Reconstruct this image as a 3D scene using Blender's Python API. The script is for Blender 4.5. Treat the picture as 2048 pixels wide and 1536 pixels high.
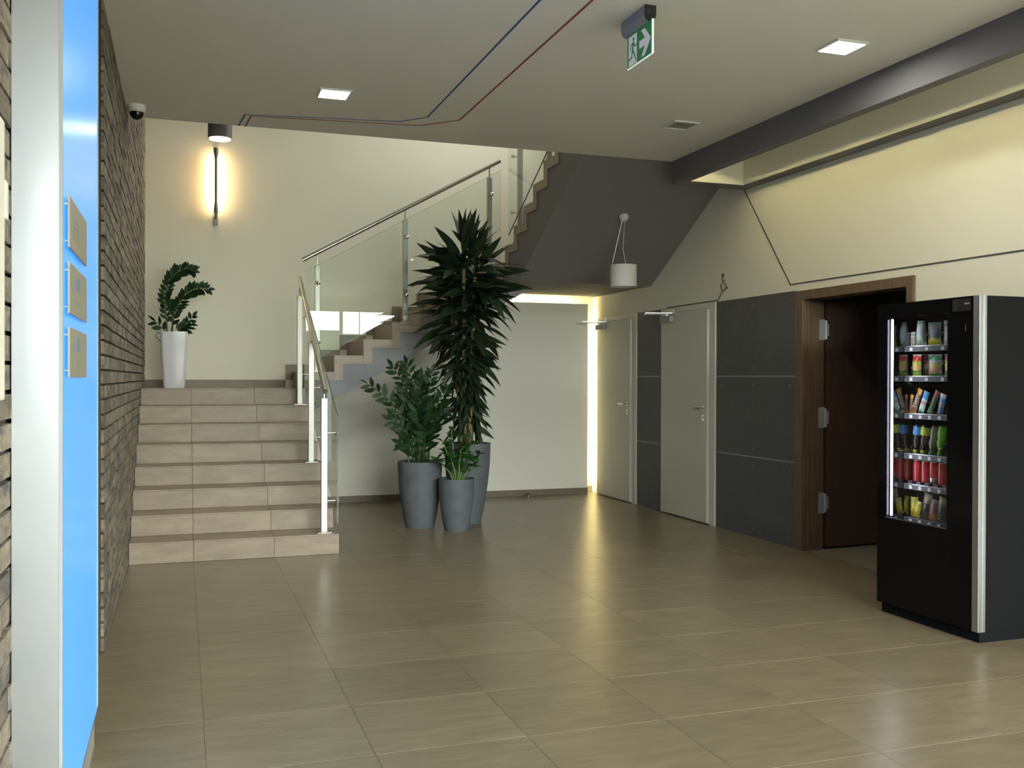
import bpy, bmesh, math, random
from mathutils import Vector, Matrix
random.seed(7)
R = math.radians
for o in list(bpy.data.objects):
    bpy.data.objects.remove(o, do_unlink=True)
scn = bpy.context.scene
col = scn.collection

# ------------------------------------------------------------------ camera
CAM_H = 1.39
FPX, YAW, PITCH, ROLL = 1947.0, 0.3268, -0.00612, -0.00302
fwd = Vector((math.sin(YAW)*math.cos(PITCH), math.cos(YAW)*math.cos(PITCH), math.sin(PITCH)))
rgt0 = Vector((math.cos(YAW), -math.sin(YAW), 0))
dwn0 = fwd.cross(rgt0)
rgt = rgt0*math.cos(ROLL) + dwn0*math.sin(ROLL)
dwn = dwn0*math.cos(ROLL) - rgt0*math.sin(ROLL)
cam = bpy.data.cameras.new('camera')
cam_o = bpy.data.objects.new('camera', cam)
col.objects.link(cam_o)
cam.sensor_width = 36.0
cam.lens = FPX/2048*36.0
cam.clip_start = 0.05
cam_o.matrix_world = Matrix(((rgt.x, -dwn.x, -fwd.x, 0), (rgt.y, -dwn.y, -fwd.y, 0),
                             (rgt.z, -dwn.z, -fwd.z, CAM_H), (0, 0, 0, 1)))
scn.camera = cam_o

# ------------------------------------------------------------------ world, exposure
SKY = 54.0
w = bpy.data.worlds.new('overcast_sky'); scn.world = w
w.use_nodes = True
bg = w.node_tree.nodes['Background']
bg.inputs[0].default_value = (0.97, 0.98, 0.935, 1)
bg.inputs[1].default_value = SKY
scn.view_settings.view_transform = 'Standard'
scn.view_settings.look = 'None'
scn.view_settings.gamma = 1.0
scn.view_settings.exposure = 0.0
scn.view_settings.use_curve_mapping = False

def portal(name, loc, rot, sx, sy):
    l = bpy.data.lights.new(name, 'AREA'); l.shape = 'RECTANGLE'; l.size = sx; l.size_y = sy
    l.cycles.is_portal = True
    o = bpy.data.objects.new(name, l); o.location = loc; o.rotation_euler = rot; col.objects.link(o)
portal('facade_daylight_portal', (3.375, -3.44, 1.55), (R(90), 0, 0), 6.4, 3.0)
portal('stairwell_daylight_portal', (4.72, 9.3, 5.45), (0, R(90), 0), 0.9, 1.2)

# ------------------------------------------------------------------ materials
MATS = {}
def nodes_of(name):
    m = bpy.data.materials.new(name); m.use_nodes = True
    nt = m.node_tree; b = nt.nodes['Principled BSDF']
    MATS[name] = m
    return m, nt, b
def mat(name, c, rough=0.5, metal=0.0, var=0.0, scale=8.0, stretch=(1, 1, 1), rnd=0.0, bump=0.0, bscale=40.0,
        emit=None, es=0.0, coat=0.0, spec=0.5, island=False, c2=None, c2pos=(0.5, 0.62)):
    m, nt, b = nodes_of(name)
    b.inputs['Roughness'].default_value = rough; b.inputs['Metallic'].default_value = metal
    b.inputs['Specular IOR Level'].default_value = spec
    b.inputs['Coat Weight'].default_value = coat; b.inputs['Coat Roughness'].default_value = 0.05
    b.inputs['Base Color'].default_value = (*c, 1)
    L = nt.links; N = nt.nodes
    if emit:
        b.inputs['Emission Color'].default_value = (*emit, 1); b.inputs['Emission Strength'].default_value = es
    pos = None
    if var or bump or c2:
        g = N.new('ShaderNodeNewGeometry'); mp = N.new('ShaderNodeMapping')
        mp.inputs['Scale'].default_value = stretch
        L.new(g.outputs['Position'], mp.inputs['Vector']); pos = mp.outputs[0]
        if rnd:
            oi0 = N.new('ShaderNodeObjectInfo')
            ad = N.new('ShaderNodeVectorMath'); ad.operation = 'MULTIPLY_ADD'
            ad.inputs[1].default_value = (37, 23, 11); L.new(oi0.outputs['Random'], ad.inputs[0]); L.new(pos, ad.inputs[2])
            pos = ad.outputs[0]
    cur = None
    if c2:
        n2 = N.new('ShaderNodeTexNoise'); n2.inputs['Scale'].default_value = scale*0.6; n2.inputs['Detail'].default_value = 4
        L.new(pos, n2.inputs['Vector'])
        mr = N.new('ShaderNodeMapRange'); mr.inputs[1].default_value = c2pos[0]; mr.inputs[2].default_value = c2pos[1]
        L.new(n2.outputs[0], mr.inputs[0])
        mx = N.new('ShaderNodeMix'); mx.data_type = 'RGBA'
        mx.inputs[6].default_value = (*c, 1); mx.inputs[7].default_value = (*c2, 1)
        L.new(mr.outputs[0], mx.inputs[0]); cur = mx.outputs[2]
    fac = None
    if var:
        n = N.new('ShaderNodeTexNoise'); n.inputs['Scale'].default_value = scale; n.inputs['Detail'].default_value = 5
        n.inputs['Roughness'].default_value = 0.6
        L.new(pos, n.inputs['Vector'])
        mr = N.new('ShaderNodeMapRange'); mr.inputs[1].default_value = 0.3; mr.inputs[2].default_value = 0.7
        mr.inputs[3].default_value = 1-var; mr.inputs[4].default_value = 1+var
        L.new(n.outputs[0], mr.inputs[0]); fac = mr.outputs[0]
    if rnd:
        oi = N.new('ShaderNodeObjectInfo'); src = oi.outputs['Random']
        if island:
            g2 = N.new('ShaderNodeNewGeometry'); a = N.new('ShaderNodeMath'); a.operation = 'ADD'
            L.new(src, a.inputs[0]); L.new(g2.outputs['Random Per Island'], a.inputs[1])
            fr = N.new('ShaderNodeMath'); fr.operation = 'FRACT'; L.new(a.outputs[0], fr.inputs[0]); src = fr.outputs[0]
        mr = N.new('ShaderNodeMapRange'); mr.inputs[3].default_value = 1-rnd; mr.inputs[4].default_value = 1+rnd
        L.new(src, mr.inputs[0])
        if fac:
            mu = N.new('ShaderNodeMath'); mu.operation = 'MULTIPLY'; L.new(fac, mu.inputs[0]); L.new(mr.outputs[0], mu.inputs[1]); fac = mu.outputs[0]
        else:
            fac = mr.outputs[0]
    if fac:
        sc = N.new('ShaderNodeVectorMath'); sc.operation = 'SCALE'; sc.inputs[0].default_value = c
        if cur: L.new(cur, sc.inputs[0])
        L.new(fac, sc.inputs['Scale']); L.new(sc.outputs[0], b.inputs['Base Color'])
    elif cur:
        L.new(cur, b.inputs['Base Color'])
    if bump:
        nb = N.new('ShaderNodeTexNoise'); nb.inputs['Scale'].default_value = bscale; nb.inputs['Detail'].default_value = 4
        L.new(pos, nb.inputs['Vector'])
        bp = N.new('ShaderNodeBump'); bp.inputs['Strength'].default_value = bump; bp.inputs['Distance'].default_value = 0.01
        L.new(nb.outputs[0], bp.inputs['Height']); L.new(bp.outputs[0], b.inputs['Normal'])
    return m
def glassmat(name, tint, ior=1.5):
    m = bpy.data.materials.new(name); m.use_nodes = True; MATS[name] = m
    nt = m.node_tree; N = nt.nodes; L = nt.links
    N.remove(N['Principled BSDF'])
    t = N.new('ShaderNodeBsdfTransparent'); t.inputs[0].default_value = (*tint, 1)
    g = N.new('ShaderNodeBsdfGlossy'); g.inputs['Roughness'].default_value = 0.0
    f = N.new('ShaderNodeFresnel'); f.inputs[0].default_value = ior
    ge = N.new('ShaderNodeNewGeometry'); su = N.new('ShaderNodeMath'); su.operation = 'MULTIPLY'      # only the outer faces mirror, no total internal reflection
    iv = N.new('ShaderNodeMath'); iv.operation = 'SUBTRACT'; iv.inputs[0].default_value = 1.0
    L.new(ge.outputs['Backfacing'], iv.inputs[1]); L.new(iv.outputs[0], su.inputs[1]); L.new(f.outputs[0], su.inputs[0])
    x = N.new('ShaderNodeMixShader'); L.new(su.outputs[0], x.inputs[0]); L.new(t.outputs[0], x.inputs[1]); L.new(g.outputs[0], x.inputs[2])
    L.new(x.outputs[0], N['Material Output'].inputs[0])
    return m
def bands(name, stops, rough=0.35, axis='Z', metal=0.0):
    """flat printed bands along one axis of the object's own bounding box"""
    m, nt, b = nodes_of(name); N = nt.nodes; L = nt.links
    tc = N.new('ShaderNodeTexCoord'); s = N.new('ShaderNodeSeparateXYZ'); L.new(tc.outputs['Generated'], s.inputs[0])
    r = N.new('ShaderNodeValToRGB'); r.color_ramp.interpolation = 'CONSTANT'
    el = r.color_ramp.elements
    while len(el) > 1: el.remove(el[-1])
    el[0].position = stops[0][0]; el[0].color = (*stops[0][1], 1)
    for p, c in stops[1:]:
        e = el.new(p); e.color = (*c, 1)
    n = N.new('ShaderNodeTexNoise'); n.inputs['Scale'].default_value = 6; L.new(tc.outputs['Generated'], n.inputs[0])
    a = N.new('ShaderNodeMath'); a.operation = 'MULTIPLY_ADD'; a.inputs[1].default_value = 0.22; 
    su = N.new('ShaderNodeMath'); su.operation = 'SUBTRACT'; su.inputs[1].default_value = 0.11
    L.new(n.outputs[0], a.inputs[0]); L.new(s.outputs[axis], a.inputs[2]); L.new(a.outputs[0], su.inputs[0])
    L.new(su.outputs[0], r.inputs[0]); L.new(r.outputs[0], b.inputs['Base Color'])
    b.inputs['Roughness'].default_value = rough; b.inputs['Metallic'].default_value = metal
    return m

mat('ceiling_paint', (0.74, 0.72, 0.66), 0.9)
mat('wall_paint', (0.78, 0.75, 0.62), 0.85)
mat('lower_wall_paint', (0.89, 0.87, 0.80), 0.85)
mat('stringer_paint', (0.31, 0.31, 0.335), 0.85)
mat('grey_paint', (0.21, 0.20, 0.20), 0.85)
mat('beam_paint', (0.155, 0.15, 0.15), 0.85)
mat('floor_tile', (0.205, 0.168, 0.108), 0.30, var=0.20, scale=5.0, stretch=(0.8, 5, 3), rnd=0.07, spec=0.5)
mat('grout', (0.18, 0.155, 0.11), 0.8)
mat('stair_tile', (0.275, 0.218, 0.162), 0.42, var=0.18, scale=5.0, stretch=(0.9, 2, 3), rnd=0.05)
mat('baseboard_tile', (0.20, 0.165, 0.12), 0.45, var=0.1, scale=6)
mat('brick', (0.205, 0.172, 0.130), 0.9, var=0.30, scale=14, stretch=(1, 1, 2.5), rnd=0.28, bump=0.6, bscale=60, island=True, c2=(0.085, 0.08, 0.078), c2pos=(0.48, 0.66))
mat('mortar', (0.05, 0.046, 0.04), 0.95)
mat('steel', (0.55, 0.54, 0.51), 0.25, 1.0)
mat('brushed_steel', (0.40, 0.40, 0.37), 0.42, 1.0)
mat('chrome', (0.75, 0.75, 0.75), 0.12, 1.0)
mat('aluminium', (0.55, 0.58, 0.63), 0.34, 1.0)
mat('aluminium_dull', (0.34, 0.35, 0.35), 0.6, 0.4)
glassmat('clear_glass', (0.95, 0.968, 0.955))
mat('glass_edge', (0.05, 0.10, 0.085), 0.15)
glassmat('window_glass', (0.97, 0.99, 0.98))
mat('door_white', (0.56, 0.555, 0.475), 0.45)
mat('door_frame_white', (0.62, 0.61, 0.53), 0.45)
mat('panel_grey', (0.086, 0.090, 0.089), 0.55, var=0.10, scale=18, bump=0.15, bscale=150)
mat('joint_strip', (0.30, 0.31, 0.31), 0.5)
mat('wood', (0.145, 0.093, 0.057), 0.5, var=0.25, scale=6, stretch=(6, 6, 0.5))
mat('wood_dark', (0.085, 0.05, 0.034), 0.45, var=0.2, scale=6, stretch=(6, 6, 0.5))
mat('black_gloss', (0.003, 0.003, 0.004), 0.10, spec=0.18)
mat('black_matte', (0.0055, 0.006, 0.0075), 0.55, spec=0.12, bump=0.1, bscale=300)
mat('black_plastic', (0.012, 0.012, 0.012), 0.35)
mat('shelf_grey', (0.06, 0.065, 0.07), 0.5)
mat('tag_white', (0.6, 0.63, 0.62), 0.5)
mat('inner_mirror', (0.20, 0.21, 0.22), 0.08, 1.0)
mat('hinge_grey', (0.45, 0.46, 0.46), 0.4, 0.3)
mat('white_plastic', (0.72, 0.72, 0.68), 0.4)
mat('cream_plastic', (0.78, 0.77, 0.66), 0.5)
mat('white_ceramic', (0.62, 0.62, 0.65), 0.15, coat=0.4)
mat('grey_pot', (0.10, 0.112, 0.125), 0.7, var=0.16, scale=9, bump=0.15, bscale=80)
mat('soil', (0.035, 0.025, 0.018), 0.95, bump=0.6, bscale=60)
mat('leaf_dark', (0.015, 0.030, 0.011), 0.5, spec=0.3, rnd=0.35)
mat('leaf_zz', (0.012, 0.038, 0.011), 0.5, spec=0.25, rnd=0.35)
mat('leaf_bright', (0.028, 0.095, 0.018), 0.38, rnd=0.3)
mat('stem_green', (0.04, 0.07, 0.02), 0.5)
mat('stem_bright', (0.14, 0.24, 0.06), 0.5)
mat('cane', (0.16, 0.15, 0.06), 0.8, var=0.3, scale=30)
mat('line_dark', (0.06, 0.06, 0.05), 0.6)
mat('line_blue', (0.02, 0.09, 0.28), 0.6)
mat('line_red', (0.28, 0.04, 0.03), 0.6)
mat('sign_green', (0.008, 0.115, 0.032), 0.4, emit=(0.008, 0.115, 0.032), es=0.6)
mat('sign_white', (0.72, 0.68, 0.72), 0.5, emit=(0.72, 0.68, 0.72), es=0.25)
mat('sign_edge', (0.85, 0.95, 0.95), 0.2, emit=(0.85, 1.0, 0.95), es=0.5)
mat('housing_grey', (0.32, 0.34, 0.36), 0.5)
mat('dome_black', (0.006, 0.006, 0.008), 0.06)
mat('shade_white', (0.74, 0.73, 0.68), 0.6)
mat('lamp_diffuser', (0.9, 0.9, 0.9), 0.5, emit=(1.0, 0.97, 0.90), es=150.0)
mat('spot_diffuser', (0.9, 0.9, 0.9), 0.5, emit=(1.0, 0.94, 0.78), es=40.0)
mat('unlit_diffuser', (0.22, 0.24, 0.20), 0.35)
mat('led_warm', (0.9, 0.9, 0.8), 0.5, emit=(1.0, 0.86, 0.48), es=40.0)
mat('led_wall_wash', (0.9, 0.9, 0.8), 0.5, emit=(1.0, 0.88, 0.46), es=140.0)
mat('sconce_glow', (0.9, 0.8, 0.6), 0.5, emit=(1.0, 0.66, 0.32), es=75.0)
mat('vending_tube', (0.9, 0.9, 0.95), 0.4, emit=(0.86, 0.82, 1.0), es=26.0)
mat('spot_grey', (0.10, 0.10, 0.095), 0.6)
mat('sconce_metal', (0.20, 0.19, 0.18), 0.5, 0.6)
mat('blue_lightbox', (0.05, 0.25, 0.8), 0.25, emit=(0.07, 0.31, 1.0), es=0.92, spec=0.25)
mat('plate_beige', (0.31, 0.295, 0.235), 0.5)
mat('plate_mark', (0.20, 0.25, 0.33), 0.5)
mat('plate_text', (0.26, 0.26, 0.21), 0.5)
mat('plinth_grey', (0.30, 0.31, 0.27), 0.5)
mat('facade_frame', (0.30, 0.31, 0.31), 0.5)
mat('hedge', (0.02, 0.04, 0.015), 0.9, var=0.5, scale=3, bump=1.0, bscale=8)
mat('asphalt', (0.10, 0.10, 0.10), 0.9)
mat('back_room', (0.45, 0.43, 0.38), 0.9)

# ------------------------------------------------------------------ mesh helpers
ORG = {}
def link(o, parent, org):
    col.objects.link(o)
    org = Vector(org)
    if parent is not None:
        o.parent = parent; o.location = org - ORG[parent.name]
    else:
        o.location = org
    ORG[o.name] = org
    return o
class MB:
    def __init__(s): s.v = []; s.f = []
    def add(s, vs, fs):
        n = len(s.v); s.v += [tuple(p) for p in vs]; s.f += [tuple(i+n for i in f) for f in fs]; return s
    def box(s, x0, x1, y0, y1, z0, z1):
        return s.add([(x0,y0,z0),(x1,y0,z0),(x1,y1,z0),(x0,y1,z0),(x0,y0,z1),(x1,y0,z1),(x1,y1,z1),(x0,y1,z1)],
                     [(0,3,2,1),(4,5,6,7),(0,1,5,4),(1,2,6,5),(2,3,7,6),(3,0,4,7)])
    def obox(s, c, ax, ay, az):
        """box with centre c and half-axis vectors"""
        c, ax, ay, az = map(Vector, (c, ax, ay, az))
        P = [c+ax*i+ay*j+az*k for k in (-1, 1) for i, j in ((-1,-1),(1,-1),(1,1),(-1,1))]
        return s.add(P, [(0,3,2,1),(4,5,6,7),(0,1,5,4),(1,2,6,5),(2,3,7,6),(3,0,4,7)])
    def prism(s, pts, axis, a0, a1):
        mk = {'x': lambda p, a: (a, p[0], p[1]), 'y': lambda p, a: (p[0], a, p[1]), 'z': lambda p, a: (p[0], p[1], a)}[axis]
        n = len(pts)
        vs = [mk(p, a0) for p in pts] + [mk(p, a1) for p in pts]
        fs = [tuple(range(n)), tuple(range(2*n-1, n-1, -1))] + [(i, (i+1) % n, n+(i+1) % n, n+i) for i in range(n)]
        return s.add(vs, fs)
    def tube(s, pts, r, n=10, cap=True):
        pts = [Vector(p) for p in pts]; k = len(pts)
        rs = r if isinstance(r, (list, tuple)) else [r]*k
        base = len(s.v); up = Vector((0.13, 0.31, 0.94))
        for i, p in enumerate(pts):
            d = (pts[min(i+1, k-1)] - pts[max(i-1, 0)]).normalized()
            a = d.cross(up)
            if a.length < 0.1: a = d.cross(Vector((1, 0, 0)))
            a.normalize(); b = d.cross(a)
            for j in range(n):
                t = 2*math.pi*j/n
                s.v.append(tuple(p + (a*math.cos(t) + b*math.sin(t))*rs[i]))
        for i in range(k-1):
            for j in range(n):
                s.f.append((base+i*n+j, base+i*n+(j+1) % n, base+(i+1)*n+(j+1) % n, base+(i+1)*n+j))
        if cap:
            s.f.append(tuple(base+j for j in range(n))); s.f.append(tuple(base+(k-1)*n+j for j in range(n-1, -1, -1)))
        return s
    def lathe(s, prof, cx, cy, n=32, closed=False):
        base = len(s.v); k = len(prof)
        for r, z in prof:
            for j in range(n):
                t = 2*math.pi*j/n; s.v.append((cx+r*math.cos(t), cy+r*math.sin(t), z))
        rng = k if closed else k-1
        for i in range(rng):
            for j in range(n):
                a = base+i*n; b = base+((i+1) % k)*n
                s.f.append((a+j, a+(j+1) % n, b+(j+1) % n, b+j))
        if not closed:
            s.f.append(tuple(base+j for j in range(n-1, -1, -1))); s.f.append(tuple(base+(k-1)*n+j for j in range(n)))
        return s
    def build(s, name, m, parent=None, smooth=False, bevel=0.0, org=None, seg=2):
        xs, ys, zs = zip(*s.v)
        if org is None: org = ((min(xs)+max(xs))/2, (min(ys)+max(ys))/2, min(zs))
        ox, oy, oz = org
        me = bpy.data.meshes.new(name)
        me.from_pydata([(x-ox, y-oy, z-oz) for x, y, z in s.v], [], s.f)
        bm = bmesh.new(); bm.from_mesh(me); bmesh.ops.recalc_face_normals(bm, faces=bm.faces)
        if smooth:
            for f in bm.faces: f.smooth = True
            for e in bm.edges:
                if len(e.link_faces) == 2 and e.calc_face_angle(0) > R(38): e.smooth = False
        bm.to_mesh(me); bm.free()
        me.materials.append(MATS[m])
        o = bpy.data.objects.new(name, me)
        link(o, parent, org)
        if bevel:
            b = o.modifiers.new('edge', 'BEVEL'); b.width = bevel; b.segments = seg; b.limit_method = 'ANGLE'
        return o
def tag(o, label=None, cat=None, group=None, kind=None):
    if label: o['label'] = label
    if cat: o['category'] = cat
    if group: o['group'] = group
    if kind: o['kind'] = kind
    return o
def thing(name, loc, label, cat, group=None):
    o = bpy.data.objects.new(name, None); o.empty_display_size = 0.1
    link(o, None, loc); return tag(o, label, cat, group)
def box(name, m, parent, x0, x1, y0, y1, z0, z1, bevel=0.0, **k):
    return MB().box(x0, x1, y0, y1, z0, z1).build(name, m, parent, bevel=bevel, **k)
def clone(mesh_obj, parent, org, name=None):
    o = mesh_obj.copy(); 
    if name: o.name = name
    o.parent = None
    return link(o, parent, org)
def inst(name, me, parent, M, org=None):
    """object sharing mesh data, placed by a world matrix under an unrotated parent"""
    o = bpy.data.objects.new(name, me); col.objects.link(o)
    if parent is not None:
        o.parent = parent; M = Matrix.Translation(-ORG[parent.name]) @ M
    o.matrix_basis = M
    return o
def project(p):
    d = Vector(p) - Vector((0, 0, CAM_H)); z = d.dot(fwd)
    if z < 0.1: return None
    return (1024 + FPX*d.dot(rgt)/z, 768 + FPX*d.dot(dwn)/z, z)

# ------------------------------------------------------------------ key dimensions (metres)
XL, XN, XR, YB, ZC = -0.373, -0.42, 4.77, 11.0, 3.28
YF = -3.5            # glazed front behind the camera
YE = 7.60            # ceiling edge at the stairwell
XBM0, XBM1, XSL = 4.04, 4.12, 4.65
ZBM = 3.08
ZTOP = 6.4           # stairwell ceiling
ST_Y0, ST_T, ST_R = 7.70, 0.32, 0.16       # first flight
Z1 = 8*ST_R                                # lower landing 1.28
YL = ST_Y0 + 7*ST_T                        # landing edge 9.94
F2X, F2T, F2R = 1.165, 0.2975, 0.168       # second flight
Z2 = Z1 + 8*F2R                            # upper landing 2.624
XF3 = F2X + 7*F2T                          # 3.2475
F3Y, F3T, F3R = 9.83, 0.29, 0.164          # third flight
def soffit3(y): return 2.38 + 0.572*(9.43 - y)

# ------------------------------------------------------------------ floor
def S(name, m, *b, label=None, cat=None, **k):
    o = box(name, m, None, *b, **k); return tag(o, label, cat, kind='structure')
floor = S('floor', 'grout', -0.62, 7.0, YF-0.2, 11.2, -0.12, -0.0015, label='beige stone-look tiled floor of the lobby', cat='floor')
TX = [0.083 + 0.594*k for k in range(-1, 9)]
TY = [2.985 + 0.566*k for k in range(-12, 15)]
def tile_mesh(w, d, h=0.02, ch=0.0009):
    a, b = w/2, d/2
    vs = [(-a,-b,-h),(a,-b,-h),(a,b,-h),(-a,b,-h),(-a,-b,-ch),(a,-b,-ch),(a,b,-ch),(-a,b,-ch),(-a+ch,-b+ch,0),(a-ch,-b+ch,0),(a-ch,b-ch,0),(-a+ch,b-ch,0)]
    fs = [(0,3,2,1),(0,1,5,4),(1,2,6,5),(2,3,7,6),(3,0,4,7),(4,5,9,8),(5,6,10,9),(6,7,11,10),(7,4,8,11),(8,9,10,11)]
    me = bpy.data.meshes.new('tile'); me.from_pydata(vs, [], fs); me.materials.append(MATS['floor_tile']); return me
tcache = {}
G = 0.0009
EXTRA = []
for i in range(len(TX)-1):
    for j in range(len(TY)-1):
        x0, x1 = max(TX[i], XL if TY[j] > 5.2 else XN), min(TX[i+1], 4.765)
        y0, y1 = max(TY[j], YF), min(TY[j+1], 10.985)
        if x0 < 1.17 and y1 > ST_Y0+0.05:
            if y0 < ST_Y0:
                if x1 > 1.2: EXTRA.append((1.18, x1, ST_Y0+0.002, y1))
                y1 = ST_Y0
            if x1 < 1.2 and y0 >= ST_Y0: continue
            if x1 >= 1.2 and y0 >= ST_Y0: x0 = 1.18
        if x1-x0 < 0.05 or y1-y0 < 0.05: continue
        key = (round(x1-x0, 3), round(y1-y0, 3))
        if key not in tcache: tcache[key] = tile_mesh(key[0]-2*G, key[1]-2*G)
        inst('tile', tcache[key], floor, Matrix.Translation(((x0+x1)/2, (y0+y1)/2, 0)))

for x0, x1, y0, y1 in EXTRA: inst('tile', tile_mesh(x1-x0-2*G, y1-y0-2*G), floor, Matrix.Translation(((x0+x1)/2, (y0+y1)/2, 0)))

# ------------------------------------------------------------------ walls
wl = tag(MB().box(-0.62, XN-0.014, YF, 5.30, 0, ZC+0.3).box(-0.62, XL-0.014, 5.30, YB+0.2, 0, ZTOP).box(-0.62, XL-0.014, 4.0, 5.30, ZC+0.3, ZTOP).build('wall_left', 'mortar'),
         'grey-brown brick wall with dark recessed joints beside the stairs', 'wall', kind='structure')
BR, BP, BLn = [], 0.075, 0.25
def course(xf, ya, yb, z, off):
    y = ya - off
    while y < yb:
        a, b = max(y, ya), min(y+BLn, yb)
        if b-a > 0.03: BR.append((xf, a, b, z))
        y += BLn
for k in range(0, 57):
    z = k*BP
    course(XL, 5.30, YB, z, (k % 2)*0.125 + random.uniform(-.01, .01)) if z < ZC else course(XL, YE, YB, z, (k % 2)*0.125)
for k in range(0, 43):
    course(XN, 1.9, 3.1, k*BP, (k % 2)*0.125)
def brick_vis(b):
    xf, a, c, z = b
    p, q = project((xf, a, z)), project((xf, c, z+BP))
    if not p or not q: return 0
    xm, ym = (p[0]+q[0])/2, (p[1]+q[1])/2
    if not (-20 < xm < 2068 and -20 < ym < 1556): return 0
    if xf == XN and xm > 36: return 0
    if xf == XL and (xm < 196 or (a > ST_Y0 and z+BP < ST_R*(1+(a-ST_Y0)/ST_T)-0.1)): return 0
    return abs((q[0]-p[0])*(q[1]-p[1]))
BR.sort(key=brick_vis, reverse=True)
def brick_box(mb, b, jit):
    xf, a, c, z = b
    g = 0.006; dx = random.uniform(-0.003, 0.003)
    x0, x1 = xf-0.05, xf+dx
    j = lambda: random.uniform(-jit, jit)
    mb.add([(x0,a+.001,z+g),(x1,a+.001+j(),z+g+j()),(x1,c-.001+j(),z+g+j()),(x0,c-.001,z+g),
            (x0,a+.001,z+BP-g),(x1,a+.001+j(),z+BP-g+j()),(x1,c-.001+j(),z+BP-g+j()),(x0,c-.001,z+BP-g)],
           [(0,3,2,1),(4,5,6,7),(0,1,5,4),(1,2,6,5),(2,3,7,6),(3,0,4,7)])
for b in BR[:300]:
    mb = MB(); brick_box(mb, b, 0.0012); mb.build('brick', 'brick', wl)
mb = MB()
for b in BR[300:]: brick_box(mb, b, 0.0012)
tag(mb.build('bricks', 'brick', wl), kind='stuff')

wb = tag(MB().box(XL-0.05, XR+0.3, YB, YB+0.2, 0, ZTOP).build('wall_back', 'wall_paint'),
         'cream painted back wall of the stairwell', 'wall', kind='structure')
MB().prism([(1.18, 0), (4.635, 0), (4.635, 2.285), (3.455, 2.285), (1.18, 1.006)], 'y', 10.83, 10.90).build('cladding_panel', 'lower_wall_paint', wb)
box('battens', 'lower_wall_paint', wb, 3.4, 4.45, 10.90, 11.0, 0.0, 2.1)
led = box('led_strip', 'led_warm', wb, 4.50, 4.52, 10.925, 10.975, 0.08, 2.16)
box('led_strip', 'led_warm', wb, 3.36, 4.50, 10.925, 10.975, 2.17, 2.19)
mb = MB()
tag(box('baseboard_back', 'baseboard_tile', None, 1.18, 4.635, 10.818, 10.83, 0, 0.072), 'brown tiled baseboard under the stair wall', 'baseboard', kind='structure')
tag(box('baseboard_corner', 'baseboard_tile', None, 4.635, 4.765, 10.985, 11.0, 0, 0.072), 'short tiled baseboard in the lit corner gap', 'baseboard', kind='structure')

# right wall with three door openings
D1 = (9.732, 10.80); D2 = (8.055, 9.145); D3 = (5.445, 6.80); ZD = 2.115
mb = MB()
def wseg(y0, y1, z0, z1): mb.box(XR, XR+0.18, y0, y1, z0, z1)
wseg(1.0, D3[0]+0.03, 0, 4.35); wseg(D3[1]-0.03, D2[0]+0.02, 0, 4.35); wseg(D2[1]-0.02, D1[0]+0.02, 0, 4.35); wseg(D1[1]-0.02, YB, 0, 4.35)
wseg(D3[0]+0.03, D3[1]-0.03, 2.08, 4.35); wseg(D2[0]+0.02, D2[1]-0.02, 2.10, 4.35); wseg(D1[0]+0.02, D1[1]-0.02, 2.10, 4.35)
wseg(4.0, 8.7, 4.35, ZTOP); wseg(9.9, YB, 4.35, ZTOP); wseg(8.7, 9.9, 4.35, 5.0); wseg(8.7, 9.9, 5.9, ZTOP)
wr = tag(mb.build('wall_right', 'wall_paint'), 'cream painted wall with doors and grey panels', 'wall', kind='structure')
# grey cladding panels
def clad(y0, y1):
    for z0, z1 in ((0.0, 0.697), (0.709, 1.406), (1.418, 2.112)):
        p = box('panel', 'panel_grey', wr, 4.755, 4.769, y0, y1, z0, z1, bevel=0.001)
        mb = MB()
        ys = [y0+0.06, y1-0.06] if y1-y0 < 0.8 else [y0+0.07, (y0+y1)/2, y1-0.07]
        for y in ys:
            for z in (z0+0.07, z1-0.07):
                mb.tube([(4.7535, y, z), (4.756, y, z)], 0.0055, 8)
        mb.build('screw_heads', 'aluminium_dull', p)
    for z in (0.697, 1.406):
        box('joint_strip', 'joint_strip', wr, 4.7575, 4.769, y0, y1, z+0.0005, z+0.0115)
clad(6.81, 8.045); clad(9.15, 9.725)
# thin dark inlay line on the wall
def strip_x(mb, x0, x1, pts, wd):
    for (ya, za), (yb, zb) in zip(pts[:-1], pts[1:]):
        d = Vector((0, yb-ya, zb-za)); L = d.length; d.normalize()
        n = Vector((0, -d.z, d.y))
        c = Vector(((x0+x1)/2, (ya+yb)/2, (za+zb)/2))
        mb.obox(c, Vector(((x1-x0)/2, 0, 0)), d*(L/2+wd/2), n*wd/2)
mb = MB(); strip_x(mb, 4.766, 4.771, [(7.602, 3.079), (6.898, 2.171), (4.533, 2.164), (1.1, 2.155)], 0.0095)
tag(mb.build('inlay_line', 'line_dark', wr), 'thin dark line bent across the cream wall')

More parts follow.
